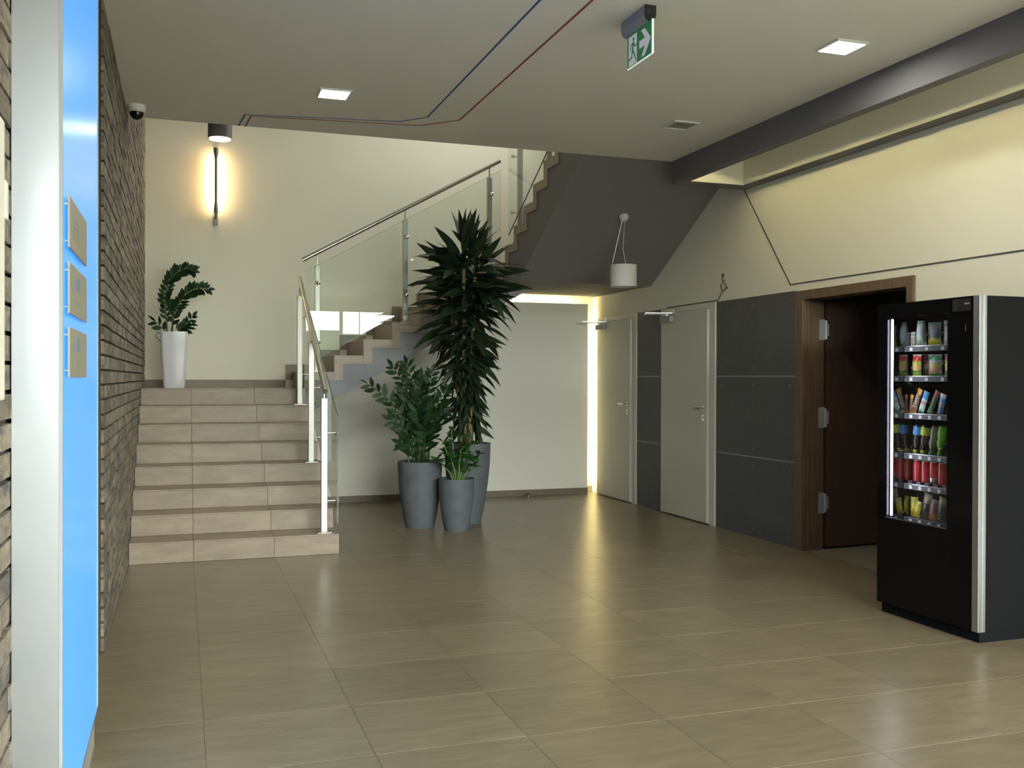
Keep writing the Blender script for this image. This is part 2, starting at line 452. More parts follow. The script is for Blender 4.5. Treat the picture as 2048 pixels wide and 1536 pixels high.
# front glazed wall behind the camera
wf = tag(MB().box(-0.62, 0.15, YF-0.2, YF, 0, ZC+0.3).box(6.6, 7.0, YF-0.2, YF, 0, ZC+0.3).box(0.15, 6.6, YF-0.2, YF, 3.05, ZC+0.3).build('wall_front', 'wall_paint'),
         'entrance wall behind the viewer around the glazing', 'wall', kind='structure')
wn = tag(MB().box(0.15, 6.6, YF-0.12, YF-0.06, 0.0, 0.09).box(0.15, 6.6, YF-0.12, YF-0.06, 2.97, 3.05).build('window_1', 'facade_frame'),
         'wide glazed entrance front with grey frames', 'window', kind='structure')
MX = (0.15, 1.05, 2.11, 3.61, 5.11, 6.6)
for x in MX:
    box('mullion', 'facade_frame', wn, max(0.15, x-0.04), min(6.6, x+0.04), YF-0.121, YF-0.059, 0.0, 3.05)
box('mullion', 'facade_frame', wn, 4.04, 4.06, YF-0.115, YF-0.065, 0.09, 2.97)
for a, b in zip(MX[:-1], MX[1:]):
    box('pane', 'window_glass', wn, a+0.04, b-0.04, YF-0.093, YF-0.087, 0.09, 2.97)
tag(MB().box(6.8, 7.0, YF, 1.2, 0, ZC).box(XR+0.18, 6.8, 1.0, 1.2, 0, ZC).build('wall_entrance', 'wall_paint'), 'side walls of the entrance bay behind the viewer', 'wall', kind='structure')
tag(MB().box(XR, 7.0, YF, 1.2, ZC, 4.1).build('ceiling_entrance', 'ceiling_paint'), 'ceiling of the entrance bay behind the viewer', 'ceiling', kind='structure')
# outdoors seen only as a reflection
tag(box('ground_outside', 'asphalt', None, -30, 30, -40, YF-0.2, -0.3, -0.12), 'grey paved ground outside the entrance', 'ground', kind='structure')
mb = MB()
for k in range(40):
    x = -20+k; h = 2.7+random.uniform(-.25, .3)
    mb.box(x, x+1.0, -14, -12.6, -0.15, h)
tag(mb.build('hedge', 'hedge'), 'dark green hedge outside the entrance glazing', 'hedge', kind='stuff')

# ceiling, upper storey shell
ceil = S('ceiling', 'ceiling_paint', -0.62, XBM0, YF-0.2, YE, ZC, 4.1, label='flat off-white painted ceiling above the lobby', cat='ceiling')
bmo = tag(MB().box(XBM0, XBM1, YF, YE, ZBM, 4.1).box(XSL, XR, YF, YE, ZBM, 4.1).box(XBM1, XSL, 7.43, YE, ZBM, 4.1).build('ceiling_beam', 'beam_paint'),
          'dark grey dropped beam with a light slot along the ceiling', 'beam', kind='structure')
tag(box('slot_lining', 'wall_paint', bmo, XSL-0.006, XSL, YF, 7.43, ZBM+0.004, 3.30), 'cream lining of the light slot')
box('slot_lining', 'wall_paint', bmo, XBM1, XSL-0.006, 7.424, 7.43, ZBM+0.004, 3.30)
box('slot_lining', 'wall_paint', bmo, XBM1, XSL-0.006, YF, 7.424, 3.30, 3.31)
MB().prism([(XBM1+0.004, 3.246), (XBM1+0.008, 3.250), (XBM1+0.004, 3.250)], 'y', -1.5, 7.35).build('led_strip', 'led_wall_wash', bmo)
box('added_led_shield', 'beam_paint', bmo, XBM1+0.039, XBM1+0.041, -1.5, 7.35, 3.238, 3.286)  # unseen lip added to keep the strip's light off the slot lining
box('added_led_shield', 'beam_paint', bmo, XBM1+0.001, XBM1+0.0385, -1.5, 7.35, 3.253, 3.256)  # unseen cover of the added light shield
tag(MB().box(-0.62, XR+0.2, 4.0, YB+0.2, ZTOP, ZTOP+0.2).build('ceiling_upper', 'ceiling_paint'), 'ceiling of the upper storey above the stairwell', 'ceiling', kind='structure')
tag(MB().box(-0.62, XR+0.2, 3.8, 4.0, 4.1, ZTOP).build('wall_upper', 'wall_paint'), 'upper storey wall above the lobby', 'wall', kind='structure')
w2 = tag(MB().box(XR+0.05, XR+0.12, 8.7, 9.9, 5.0, 5.05).box(XR+0.05, XR+0.12, 8.7, 9.9, 5.85, 5.9).box(XR+0.05, XR+0.12, 9.27, 9.33, 5.05, 5.85).build('window_2', 'facade_frame'),
         'upper window lighting the stairwell', 'window', kind='structure')
for a, b in ((8.7, 9.27), (9.33, 9.9)): box('pane', 'window_glass', w2, XR+0.08, XR+0.086, a, b, 5.05, 5.85)

# coloured inlay lines on the ceiling
def strip_z(mb, z0, z1, pts, wd):
    for (xa, ya), (xb, yb) in zip(pts[:-1], pts[1:]):
        d = Vector((xb-xa, yb-ya, 0)); L = d.length; d.normalize(); n = Vector((-d.y, d.x, 0))
        mb.obox(((xa+xb)/2, (ya+yb)/2, (z0+z1)/2), d*(L/2+wd/2), n*wd/2, Vector((0, 0, (z1-z0)/2)))
mb = MB(); strip_z(mb, ZC-0.002, ZC+0.003, [(1.705, 1.5), (1.683, 6.892), (1.521, 7.08), (0.427, 7.262), (0.401, 7.595)], 0.012)
tag(mb.build('inlay_line', 'line_blue', ceil), 'thin blue line across the ceiling')
mb = MB(); strip_z(mb, ZC-0.0022, ZC+0.003, [(1.96, 1.5), (1.924, 6.894), (1.68, 7.144), (0.47, 7.285), (0.451, 7.595)], 0.012)
tag(mb.build('inlay_line', 'line_red', ceil), 'thin red line across the ceiling')

# ------------------------------------------------------------------ staircase
stair = thing('staircase', (0.4, 9.4, 0), 'beige tiled staircase turning up along the walls with grey underside', 'staircase')
TJ = [XL+0.001, 0.083, 0.677, 1.175]
def tiles_x(parent, y0, y1, z0, z1, joints=TJ, m='stair_tile'):
    for a, b in zip(joints[:-1], joints[1:]):
        box('tile', m, parent, a+0.001, b-0.001, y0, y1, z0, z1, bevel=0.0012, seg=1)
pts = [(ST_Y0+0.012, 0.0)]
for k in range(8):
    pts += [(ST_Y0+0.012+k*ST_T, (k+1)*ST_R-0.012)]
    if k < 7: pts += [(ST_Y0+0.012+(k+1)*ST_T, (k+1)*ST_R-0.012)]
pts += [(10.985, Z1-0.012), (10.985, 0.0)]
f1 = MB().prism(pts, 'x', XL+0.002, 1.172).build('flight', 'grout', stair)
for k in range(8):
    y = ST_Y0+k*ST_T
    tiles_x(f1, y, y+0.012, k*ST_R+0.001, (k+1)*ST_R-0.0125)                                  # riser
    yb = y+ST_T+0.011 if k < 7 else YL+0.42
    tiles_x(f1, y-0.004, yb-0.002, (k+1)*ST_R-0.012, (k+1)*ST_R)                              # tread
tiles_x(f1, YL+0.421, 10.984, Z1-0.012, Z1)
# second flight, along the back wall
def x2(i): return F2X + i*F2T
def z2(i): return Z1 + i*F2R
pts = [(1.176, 1.0)]
for i in range(8):
    pts += [(x2(i)+0.012, z2(i)-(0.0 if i else 0.0)), (x2(i)+0.012, z2(i+1)-0.012)]
pts = [(1.178, 1.01), (1.178, z2(1)-0.012)]
for i in range(1, 8):
    pts += [(x2(i)+0.012, z2(i)-0.012), (x2(i)+0.012, z2(i+1)-0.012)]
pts += [(3.60, Z2-0.012), (3.60, 2.38), (3.62, 2.38), (1.178, 1.01)][:3]
pts[-1] = (3.60, 2.37)
f2 = MB().prism(pts, 'y', YL+0.014, YB-0.002).build('flight', 'stringer_paint', stair)
for i in range(8):
    box('tile', 'stair_tile', f2, x2(i), x2(i)+0.012, YL+0.012, YB-0.004, z2(i)+0.001, z2(i+1)-0.0125)
    xe = x2(i+1)+0.011 if i < 7 else XF3+0.05
    box('tile', 'stair_tile', f2, x2(i)-0.004, xe, YL+0.012, YB-0.004, z2(i+1)-0.012, z2(i+1))
    zl = z2(i)-0.088
    pl = [(x2(i), max(zl, Z1+0.002 if i == 0 else 0)), (x2(i), z2(i+1)), (x2(i+1)-0.001, z2(i+1)), (x2(i+1)-0.001, z2(i+1)-0.088), (x2(i)+0.09, z2(i+1)-0.088), (x2(i)+0.09, max(zl, Z1+0.002 if i == 0 else 0))]
    MB().prism(pl, 'y', YL, YL+0.013).build('trim_tile', 'stair_tile', f2, bevel=0.001)
    box('skirting_tile', 'baseboard_tile', f2, x2(i)-0.08, x2(i+1)-0.081, YB-0.012, YB-0.001, z2(i+1)+0.001, z2(i+1)+0.085)
    box('skirting_tile', 'baseboard_tile', f2, x2(i)-0.08, x2(i)-0.001, YB-0.012, YB-0.001, z2(i)+0.086, z2(i+1)+0.0005)
# upper landing and third flight, coming back along the right wall
def y3(k): return F3Y - k*F3T
def z3(k): return Z2 + k*F3R
N3 = 9
land = MB().box(XF3+0.012, XR-0.002, 9.43, YB-0.002, 2.38, Z2-0.012).build('landing', 'grey_paint', stair)
box('tile', 'stair_tile', land, XF3+0.06, XR-0.003, 9.84, YB-0.004, Z2-0.012, Z2)
pts = [(9.43, 2.38), (9.43+0.41, 2.38), (9.84, Z2-0.012)]
pts = [(9.429, 2.38), (9.429, Z2-0.012), (y3(0)-0.012, Z2-0.012)]
pts = [(9.429, 2.381)]
prof = []
for k in range(N3):
    if y3(k)-0.012 > 9.429:
        continue
    prof += [(y3(k)-0.012, max(z3(k)-0.012, 0)), (y3(k)-0.012, z3(k+1)-0.012)]
pts = [(9.429, 2.381), (9.429, z3(2)-0.012)] + prof + [(7.30, z3(N3)-0.012), (7.30, soffit3(7.30))]
# keep the body behind the ceiling edge
pts = [p for p in pts if p[0] >= 7.61]
yl = 7.61
pts = pts + [(yl, z3(8)-0.02), (yl, soffit3(yl))]
f3 = MB().prism(pts, 'x', XF3+0.014, XR-0.002).build('flight', 'grey_paint', stair)
MB().box(XF3+0.014, XR-0.003, 9.4295, 9.84, Z2-0.011, z3(1)-0.012).box(XF3+0.014, XR-0.003, 9.4295, y3(1)-0.012, z3(1)-0.0115, z3(2)-0.012).build('step_core', 'grey_paint', f3)
for k in range(7):
    box('tile', 'stair_tile', f3, XF3+0.013, XR-0.004, y3(k)-0.012, y3(k), z3(k)+0.001, z3(k+1)-0.0125)
    box('tile', 'stair_tile', f3, XF3+0.013, XR-0.004, y3(k+1)-0.011, y3(k)+0.004, z3(k+1)-0.012, z3(k+1))
    pl = [(y3(k), z3(k)-0.088), (y3(k), z3(k+1)), (y3(k+1)+0.001, z3(k+1)), (y3(k+1)+0.001, z3(k+1)-0.088), (y3(k)-0.09, z3(k+1)-0.088), (y3(k)-0.09, z3(k)-0.088)]
    MB().prism(pl, 'x', XF3, XF3+0.0135).build('trim_tile', 'stair_tile', f3, bevel=0.001)
box('trim_tile', 'stair_tile', land, XF3, XF3+0.013, F3Y+0.001, YL-0.001, Z2-0.088, Z2)
tag(box('baseboard_landing', 'baseboard_tile', None, XL+0.002, x2(0)-0.081, YB-0.012, YB, Z1, Z1+0.083), 'brown tiled baseboard behind the white vase on the landing', 'baseboard', kind='structure')

# ------------------------------------------------------------------ balustrades
def post(root, x, y, z0, z1, zr, clamps, cdir, glass):
    p = box('post', 'brushed_steel', root, x-0.025, x+0.025, y-0.02, y+0.02, z0+0.006, z1, bevel=0.003)
    box('base_plate', 'steel', p, x-0.055, x+0.055, y-0.05, y+0.05, z0, z0+0.007, bevel=0.001)
    mb = MB()
    for i in (-1, 1):
        for j in (-1, 1): mb.lathe([(0.007, z0+0.007), (0.007, z0+0.017), (0.003, z0+0.021)], x+i*0.042, y+j*0.037, 8)
    mb.build('bolts', 'chrome', p, smooth=True)
    if zr: MB().tube([(x, y, z1-0.005), (x, y, zr)], 0.007, 8).build('stem', 'steel', p, smooth=True)
    for z in clamps:
        a = Vector((x, y, z)); d = Vector(cdir)
        g = abs((Vector(glass)-a).dot(d))
        mb = MB().tube([a+d*0.02, a+d*(g-0.006)], 0.007, 10).tube([a+d*(g-0.016), a+d*(g-0.007)], 0.018, 14).tube([a+d*(g+0.007), a+d*(g+0.014), a+d*(g+0.02)], [0.02, 0.02, 0.012], 14)
        mb.build('glass_clamp', 'chrome', p, smooth=True)
    return p
def rail(root, a, b):
    a, b = Vector(a), Vector(b); d = (b-a).normalized()
    h = MB().tube([a, b], 0.0215, 18).build('handrail', 'steel', root, smooth=True)
    MB().tube([a-d*0.004, a+d*0.006], 0.0222, 18).build('end_cap', 'chrome', h, smooth=True)
    MB().tube([b-d*0.006, b+d*0.004], 0.0222, 18).build('end_cap', 'chrome', h, smooth=True)
    return h
def pane_x(root, x, pts):        # glass in a plane of constant x; pts are (y, z)
    g = MB().prism(pts, 'x', x-0.005, x+0.005).build('glass_panel', 'clear_glass', root)
    return g
b1 = thing('glass_balustrade', (1.08, 8.8, Z1*0), 'steel and glass balustrade beside the lowest flight of steps', 'balustrade', 'stair balustrades')
ORG[b1.name] = Vector((1.08, 8.8, 0))
XG1 = 1.165
post(b1, 1.068, 7.79, 0.16, 1.225, 1.285, (0.95, 0.41), (1, 0, 0), (XG1, 0, 0))
post(b1, 1.083, 8.73, 0.64, 1.70, 1.765, (1.30, 0.86), (1, 0, 0), (XG1, 0, 0))
post(b1, 1.105, 9.82, 1.12, 2.20, 2.29, (1.98, 1.42), (1, 0, 0), (XG1, 0, 0))
rail(b1, (1.07, 7.76, 1.282), (1.125, 10.03, 2.405))
gy0, gy1 = 7.72, 9.90
g = pane_x(b1, XG1, [(gy0, 0.24), (gy1, 0.24+0.5*(gy1-gy0)), (gy1, 1.085+0.52*(gy1-gy0)), (gy0, 1.085)])
MB().box(XG1-0.0045, XG1+0.0045, gy0-0.002, gy0, 0.24, 1.085).build('glass_edge', 'glass_edge', g)
MB().obox((XG1, (gy0+gy1)/2, 1.0865+0.26*(gy1-gy0)), (0.0045, 0, 0), Vector((0, 1, 0.52))*(gy1-gy0)/2, Vector((0, -0.0005, 0.001))).build('glass_edge', 'glass_edge', g)
b2 = thing('glass_balustrade', (2.2, 9.99, Z1), 'steel and glass balustrade on the flight climbing along the back wall', 'balustrade', 'stair balustrades')
YG2 = 9.925
for x, k in ((1.30, 1), (2.205, 4), (3.125, 7)):
    z0 = z2(k); zt = z0+1.085; 
    post(b2, x, 9.995, z0, zt, 2.575+0.5515*(x-1.15)-0.01, (zt-0.19, zt-0.79), (0, -1, 0), (0, YG2, 0))
rail(b2, (1.15, 9.995, 2.575), (3.24, 9.995, 3.728))
def zb(x): return z2(1)+0.06+0.5647*(x-x2(0))
ga, gb = 1.175, 3.235
g = MB().prism([(ga, zb(ga)), (gb, zb(gb)), (gb, zb(gb)+0.94), (ga, zb(ga)+0.94)], 'y', YG2-0.005, YG2+0.005).build('glass_panel', 'clear_glass', b2)
for zo in (0.0, 0.94):
    MB().obox(((ga+gb)/2, YG2, (zb(ga)+zb(gb))/2+zo), Vector((1, 0, 0.5647))*(gb-ga)/2, (0, 0.0045, 0), Vector((-0.0006, 0, 0.001))).build('glass_edge', 'glass_edge', g)
b3 = thing('glass_balustrade', (3.30, 8.6, Z2), 'steel and glass balustrade of the topmost flight under the ceiling', 'balustrade', 'stair balustrades')
XG3 = 3.222
for k, y in ((1, 9.50), (4, 8.66)):
    z0 = z3(k+1) if k == 1 else z3(5)
    post(b3, 3.30, y, z0, z0+1.06, None, (z0+0.72, z0+0.14), (-1, 0, 0), (XG3, 0, 0))
gya, gyb = 9.63, 7.9
def zb3(y): return 2.893+0.553*(9.6-y)
g = pane_x(b3, XG3, [(gya, zb3(gya)), (gyb, zb3(gyb)), (gyb, zb3(gyb)+0.9), (gya, zb3(gya)+0.9)])
MB().obox((XG3, (gya+gyb)/2, (zb3(gya)+zb3(gyb))/2), (0.005, 0, 0), Vector((0, gyb-gya, zb3(gyb)-zb3(gya)))/2, Vector((0, 0.001, 0.002))).build('glass_edge', 'glass_edge', g)
rail(b3, (3.30, 9.75, 3.95), (3.30, 7.9, 5.0))

# ------------------------------------------------------------------ white doors
def white_door(name, y0, y1, label, hinge_top):
    d = thing(name, (4.76, (y0+y1)/2, 0), label, 'door'); d['kind'] = 'structure'
    fr = MB().box(4.743, 4.83, y0, y0+0.1, 0, ZD).box(4.743, 4.83, y1-0.055, y1, 0, ZD).box(4.743, 4.83, y0+0.1, y1-0.055, 2.06, ZD)
    fr.build('frame', 'door_frame_white', d, bevel=0.002)
    lf = box('leaf', 'door_white', d, 4.722, 4.762, y0+0.108, y1-0.06, 0.012, 2.056, bevel=0.002)
    yh = y0+0.165
    h = MB().tube([(4.723, yh, 1.105), (4.712, yh, 1.105)], 0.026, 18).tube([(4.715, yh, 1.105), (4.672, yh, 1.105), (4.668, yh+0.012, 1.105), (4.668, yh+0.13, 1.105)], 0.0095, 10)
    tag(h.build('handle', 'chrome', lf, smooth=True), 'chrome lever handle')
    k = MB().box(4.712, 4.723, yh-0.022, yh+0.022, 0.985, 1.045); k.tube([(4.713, yh, 1.02), (4.706, yh, 1.02)], 0.009, 10)
    k.build('lock', 'chrome', lf, smooth=True)
    for z in (1.79, 1.40, 0.33):
        MB().tube([(4.733, y1-0.057, z-0.05), (4.733, y1-0.057, z+0.05)], 0.0075, 10).build('hinge', 'line_dark', d, smooth=True)
    yc = y1-0.21
    cb = box('closer', 'aluminium_dull', d, 4.672, 4.722, yc-0.11, yc+0.11, 1.965, 2.025, bevel=0.004)
    am = MB().obox((4.60, yc, 2.045), (0.15, 0, 0), (0, 0.011, 0), (0, 0, 0.005))
    am.tube([(4.70, yc, 2.02), (4.70, yc, 2.052)], 0.012, 10).tube([(4.455, yc, 2.036), (4.455, yc, 2.056)], 0.011, 10)
    am.obox((4.60, yc-0.03, 2.056), Vector((0.145, -0.03, 0.0)), Vector((0.002, 0.01, 0)), (0, 0, 0.004))
    am.obox((4.742, yc-0.06, 2.075), (0.006, 0, 0), (0, 0.03, 0), (0, 0, 0.012))
    am.build('closer_arm', 'aluminium', cb)
    return d
white_door('door_1', D1[0], D1[1], 'white door next to the glowing corner strip', 0)
white_door('door_2', D2[0], D2[1], 'white door between the two grey panel fields', 0)
# brown wooden door, standing open
d3 = thing('door_3', (4.85, 6.12, 0), 'dark brown wooden door standing open behind the vending machine', 'door'); d3['kind'] = 'structure'
AW = 0.10
MB().box(4.748, 4.769, D3[1]-AW, D3[1]+0.005, 0, 2.105).box(4.748, 4.769, D3[0], D3[0]+AW-0.03, 0, 2.105).box(4.748, 4.769, D3[0]+AW-0.03, D3[1]-AW, 2.03, 2.105).build('architrave', 'wood', d3, bevel=0.004)
jb = MB().box(4.769, 4.955, D3[1]-AW, D3[1]-0.035, 0, 2.075).box(4.769, 4.955, D3[0]+0.035, D3[0]+AW-0.03, 0, 2.075).box(4.769, 4.955, D3[0]+AW-0.03, D3[1]-AW, 2.035, 2.075)
jb.box(4.80, 4.812, D3[1]-AW-0.008, D3[1]-AW, 0, 2.03).build('jamb', 'wood', d3, bevel=0.002)
lf = MB().obox((5.44, 6.76, 1.02), Vector((0.455, 0.035, 0)), Vector((-0.0016, 0.02, 0)), (0, 0, 1.005)).build('leaf', 'wood_dark', d3, bevel=0.003)
for z in (1.79, 1.075, 0.38):
    h = MB().box(4.905, 4.957, 6.690, 6.6995, z-0.085, z+0.085).tube([(4.966, 6.69, z-0.075), (4.966, 6.69, z+0.075)], 0.011, 10).box(4.966, 5.0, 6.693, 6.70, z-0.05, z+0.05)
    tag(h.build('hinge', 'hinge_grey', d3), 'pale metal hinge')
MB().tube([(5.80, 6.765, 1.05), (5.80, 6.715, 1.05), (5.78, 6.705, 1.05), (5.68, 6.70, 1.05)], 0.01, 8).build('handle', 'chrome', lf, smooth=True)
# dark room behind
tag(MB().box(6.5, 6.6, 4.3, 8.3, 0, 2.7).box(4.95, 6.5, 8.2, 8.3, 0, 2.7).box(4.95, 6.5, 4.3, 4.4, 0, 2.7).build('wall_beyond', 'back_room'), 'dim walls of the room behind the wooden door', 'wall', kind='structure')
tag(MB().box(4.95, 4.99, 8.0, 9.2, 0, 2.3).box(4.95, 4.99, 9.65, 10.95, 0, 2.3).build('wall_beyond', 'back_room'), 'added unseen backing stopping light leaks behind the white doors', 'wall', kind='structure')  # unseen backing boxes added to block sky light leaking around the closed doors
tag(box('ceiling_beyond', 'back_room', None, 4.95, 6.6, 4.3, 8.3, 2.7, 2.8), 'ceiling of the dim room behind the wooden door', 'ceiling', kind='structure')

# wheelchair pictogram drawn in wire on the wall
ws = thing('wheelchair_sign', (4.765, 8.0, 2.12), 'thin dark wheelchair pictogram on the wall above the second white door', 'sign')
def wire(mb, pts, r=0.0045): mb.tube([(4.764, y, z) for y, z in pts], r, 6)
mb = MB(); mb.tube([(4.762, 7.956, 2.352), (4.769, 7.956, 2.352)], 0.016, 14); mb.build('head', 'line_dark', ws)
mb = MB(); wire(mb, [(7.956, 2.335), (7.956, 2.276), (7.909, 2.271), (7.898, 2.252), (7.888, 2.224), (7.868, 2.228)]); wire(mb, [(7.956, 2.298), (7.922, 2.304)]); mb.build('seated_figure', 'line_dark', ws)
arc = [(7.944+0.044*math.cos(R(t)), 2.248+0.046*math.sin(R(t))) for t in range(35, -190, -15)]
arc = [(7.944-0.044*math.cos(R(t)), 2.248+0.046*math.sin(R(t))) for t in range(-35, -215, -12)]
arc = [(7.944+0.044*math.sin(R(t)), 2.250-0.046*math.cos(R(t))) for t in range(-65, 130, 13)]
mb = MB(); wire(mb, arc); mb.build('wheel', 'line_dark', ws)
mb = MB(); wire(mb, [(7.957, 2.204), (8.043, 2.126), (8.55, 2.124), (9.05, 2.122)]); mb.build('lead_line', 'line_dark', ws)

# ------------------------------------------------------------------ ceiling fittings
def downlight(x, y, lit, label, grp):
    t = thing('ceiling_light', (x, y, ZC-0.01), label, 'light', grp)
    a, f = 0.105, 0.014
    mb = MB().box(x-a, x+a, y-a, y-a+f, ZC-0.012, ZC-0.0005).box(x-a, x+a, y+a-f, y+a, ZC-0.012, ZC-0.0005).box(x-a, x-a+f, y-a+f, y+a-f, ZC-0.012, ZC-0.0005).box(x+a-f, x+a, y-a+f, y+a-f, ZC-0.012, ZC-0.0005)
    mb.build('frame', 'white_plastic', t)
    box('diffuser', 'lamp_diffuser' if lit else 'unlit_diffuser', t, x-a+f, x+a-f, y-a+f, y+a-f, ZC-0.005, ZC-0.0015)
    return t
downlight(0.955, 6.52, True, 'lit square recessed ceiling light near the stairwell edge', 'recessed square ceiling lights')
downlight(3.545, 4.645, True, 'lit square recessed ceiling light near the dark beam', 'recessed square ceiling lights')
downlight(3.51, 6.47, False, 'unlit square recessed ceiling light near the stair underside', 'recessed square ceiling lights')
# exit sign, hanging edge-on from the ceiling
ex = thing('exit_sign', (2.243, 4.57, 3.03), 'green emergency exit sign with running man and arrow under the ceiling', 'sign')
prof = [(2.212, ZC-0.0005), (2.274, ZC-0.0005), (2.274, 3.235)] + [(2.243+0.031*math.cos(R(t)), 3.235-0.035*math.sin(R(t))) for t in range(15, 180, 15)] + [(2.212, 3.235)]
MB().prism(prof, 'y', 4.462, 4.735).build('housing', 'housing_grey', ex)
ec = MB().prism(prof, 'y', 4.450, 4.4615).build('end_cap', 'black_plastic', ex)
MB().tube([(2.238, 4.4505, 3.252), (2.238, 4.4485, 3.252)], 0.0025, 8).tube([(2.229, 4.4505, 3.24), (2.229, 4.4485, 3.24)], 0.0025, 8).build('indicator', 'steel', ec)
ya, yb_, za, zb_ = 4.715, 4.43, 3.032, 3.196
pl = box('plate', 'sign_green', ex, 2.240, 2.246, yb_, ya, za, zb_+0.008)
box('lit_edge', 'sign_edge', pl, 2.2385, 2.2475, yb_-0.007, yb_-0.0005, za-0.004, zb_+0.006)
box('lit_edge', 'sign_edge', pl, 2.2395, 2.2465, yb_, ya, za-0.005, za-0.0005)
def sp(u, v): return (ya+(yb_-ya)*u, za+(zb_-za)*v)
def signpoly(name, pts, m, x, par=pl): return MB().prism([sp(u, v) for u, v in pts], 'x', x, x+0.0006).build(name, m, par)
dr = signpoly('door_symbol', [(0.06, 0.03), (0.40, 0.03), (0.40, 0.97), (0.06, 0.97)], 'sign_white', 2.2393)
signpoly('arrow_symbol', [(0.96, 0.50), (0.72, 0.92), (0.58, 0.92), (0.73, 0.62), (0.50, 0.62), (0.50, 0.38), (0.73, 0.38), (0.58, 0.08), (0.72, 0.08)], 'sign_white', 2.2393)
mb = MB()
hc = (0.265, 0.83)
mb.prism([sp(hc[0]+0.035*math.cos(R(t)), hc[1]+0.062*math.sin(R(t))) for t in range(0, 360, 24)], 'x', 2.2387, 2.2392)
def limb(a, b, wd):
    (y0, z0), (y1, z1) = sp(*a), sp(*b); d = Vector((0, y1-y0, z1-z0)); L = d.length; d.normalize(); n = Vector((0, -d.z, d.y))
    mb.obox((2.239, (y0+y1)/2, (z0+z1)/2), (0.0003, 0, 0), d*(L/2+wd/3), n*wd/2)
for a, b, wd in (((0.26, 0.72), (0.22, 0.46), 0.016), ((0.26, 0.72), (0.16, 0.68), 0.008), ((0.16, 0.68), (0.12, 0.53), 0.007), ((0.26, 0.70), (0.33, 0.58), 0.008), ((0.33, 0.58), (0.42, 0.62), 0.007),
                 ((0.22, 0.47), (0.19, 0.27), 0.011), ((0.19, 0.27), (0.07, 0.24), 0.009), ((0.24, 0.47), (0.32, 0.30), 0.010), ((0.32, 0.30), (0.36, 0.12), 0.009)): limb(a, b, wd)
mb.build('running_figure', 'sign_green', dr)
# security camera
cc = thing('security_camera', (-0.300, 7.27, 3.17), 'small white dome security camera at the brick wall corner', 'camera')
MB().lathe([(0.062, ZC-0.0005), (0.062, ZC-0.012), (0.056, ZC-0.046), (0.050, ZC-0.05)], -0.300, 7.27, 28).build('housing', 'white_plastic', cc, smooth=True)
MB().lathe([(0.048, ZC-0.0505)]+[(0.048*math.cos(R(t)), ZC-0.0505-0.05*math.sin(R(t))) for t in range(15, 90, 15)]+[(0.003, ZC-0.101)], -0.300, 7.27, 24).build('dome', 'dome_black', cc, smooth=True)
# cylindrical spotlight hanging in the stairwell
sp_ = thing('cylinder_spotlight', (0.302, 8.6, 3.40), 'grey cylinder spotlight hanging in the stairwell behind the ceiling edge', 'light')
MB().lathe([(0.098, 3.405), (0.098, 3.70), (0.09, 3.71)], 0.302, 8.6, 32).build('housing', 'spot_grey', sp_, smooth=True)
MB().lathe([(0.086, 3.400), (0.086, 3.404)], 0.302, 8.6, 28).build('diffuser', 'spot_diffuser', sp_)
MB().tube([(0.302, 8.6, 3.70), (0.302, 8.6, ZTOP)], 0.008, 8).build('rod', 'aluminium_dull', sp_)
# wall sconce
sc = thing('wall_sconce', (0.343, 10.93, 3.10), 'slim vertical wall sconce with warm glow on the back wall', 'lamp')
xs, ys = 0.343, 10.915
MB().tube([(xs, ys, 3.15), (xs, ys, 3.19), (xs, ys, 3.26), (xs, ys, 3.74), (xs, ys, 3.80), (xs, ys, 3.845)], [0.024, 0.024, 0.015, 0.015, 0.026, 0.026], 16).build('bar', 'sconce_metal', sc, smooth=True)
box('back_plate', 'aluminium_dull', sc, xs-0.022, xs+0.022, 10.985, 10.999, 3.03, 3.16)
MB().tube([(xs, ys, 3.17), (xs, 10.99, 3.10)], 0.012, 8).build('bracket', 'sconce_metal', sc, smooth=True)
MB().tube([(xs, ys, 3.83), (xs, 10.999, 3.83)], 0.010, 8).build('bracket', 'sconce_metal', sc, smooth=True)
MB().tube([(xs, 10.945, 3.20), (xs, 10.945, 3.79)], 0.011, 12).build('tube_lamp', 'sconce_glow', sc, smooth=True)
# pendant lamp below the stair underside
pdl = thing('pendant_lamp', (3.985, 8.456, 2.255), 'white drum pendant lamp hanging from the grey stair underside', 'lamp')
px, py = 3.985, 8.456
zc_ = soffit3(py)
n3 = Vector((0, 0.572, 1)).normalized()
cpt = Vector((px, py, zc_))
cp = MB().tube([cpt-n3*0.002, cpt-n3*0.03, cpt-n3*0.045, cpt-n3*0.052], [0.045, 0.043, 0.030, 0.008], 20).build('canopy', 'white_plastic', pdl, smooth=True)
sh = MB().lathe([(0.122, 2.262), (0.125, 2.262), (0.125, 2.470), (0.122, 2.470)], px, py, 40, closed=True).build('shade', 'shade_white', pdl, smooth=True)
MB().lathe([(0.120, 2.285), (0.120, 2.29)], px, py, 32).build('diffuser', 'unlit_diffuser', sh)
mb = MB()
for t in (20, 140, 260):
    mb.tube([cpt-n3*0.04+Vector((0.02*math.cos(R(t)), 0.02*math.sin(R(t)), 0)), (px+0.115*math.cos(R(t)), py+0.115*math.sin(R(t)), 2.468)], 0.0012, 5)
mb.build('suspension_wires', 'steel', pdl)
MB().tube([cpt-n3*0.04, (px+0.002, py, 2.75), (px-0.006, py, 2.62), (px+0.02, py, 2.50), (px+0.012, py, 2.42)], 0.0035, 6).build('cord', 'white_plastic', pdl, smooth=True)
MB().tube([(px-0.118, py, 2.41), (px+0.118, py, 2.41)], 0.004, 6).tube([(px, py-0.118, 2.41), (px, py+0.118, 2.41)], 0.004, 6).build('spider', 'steel', sh)
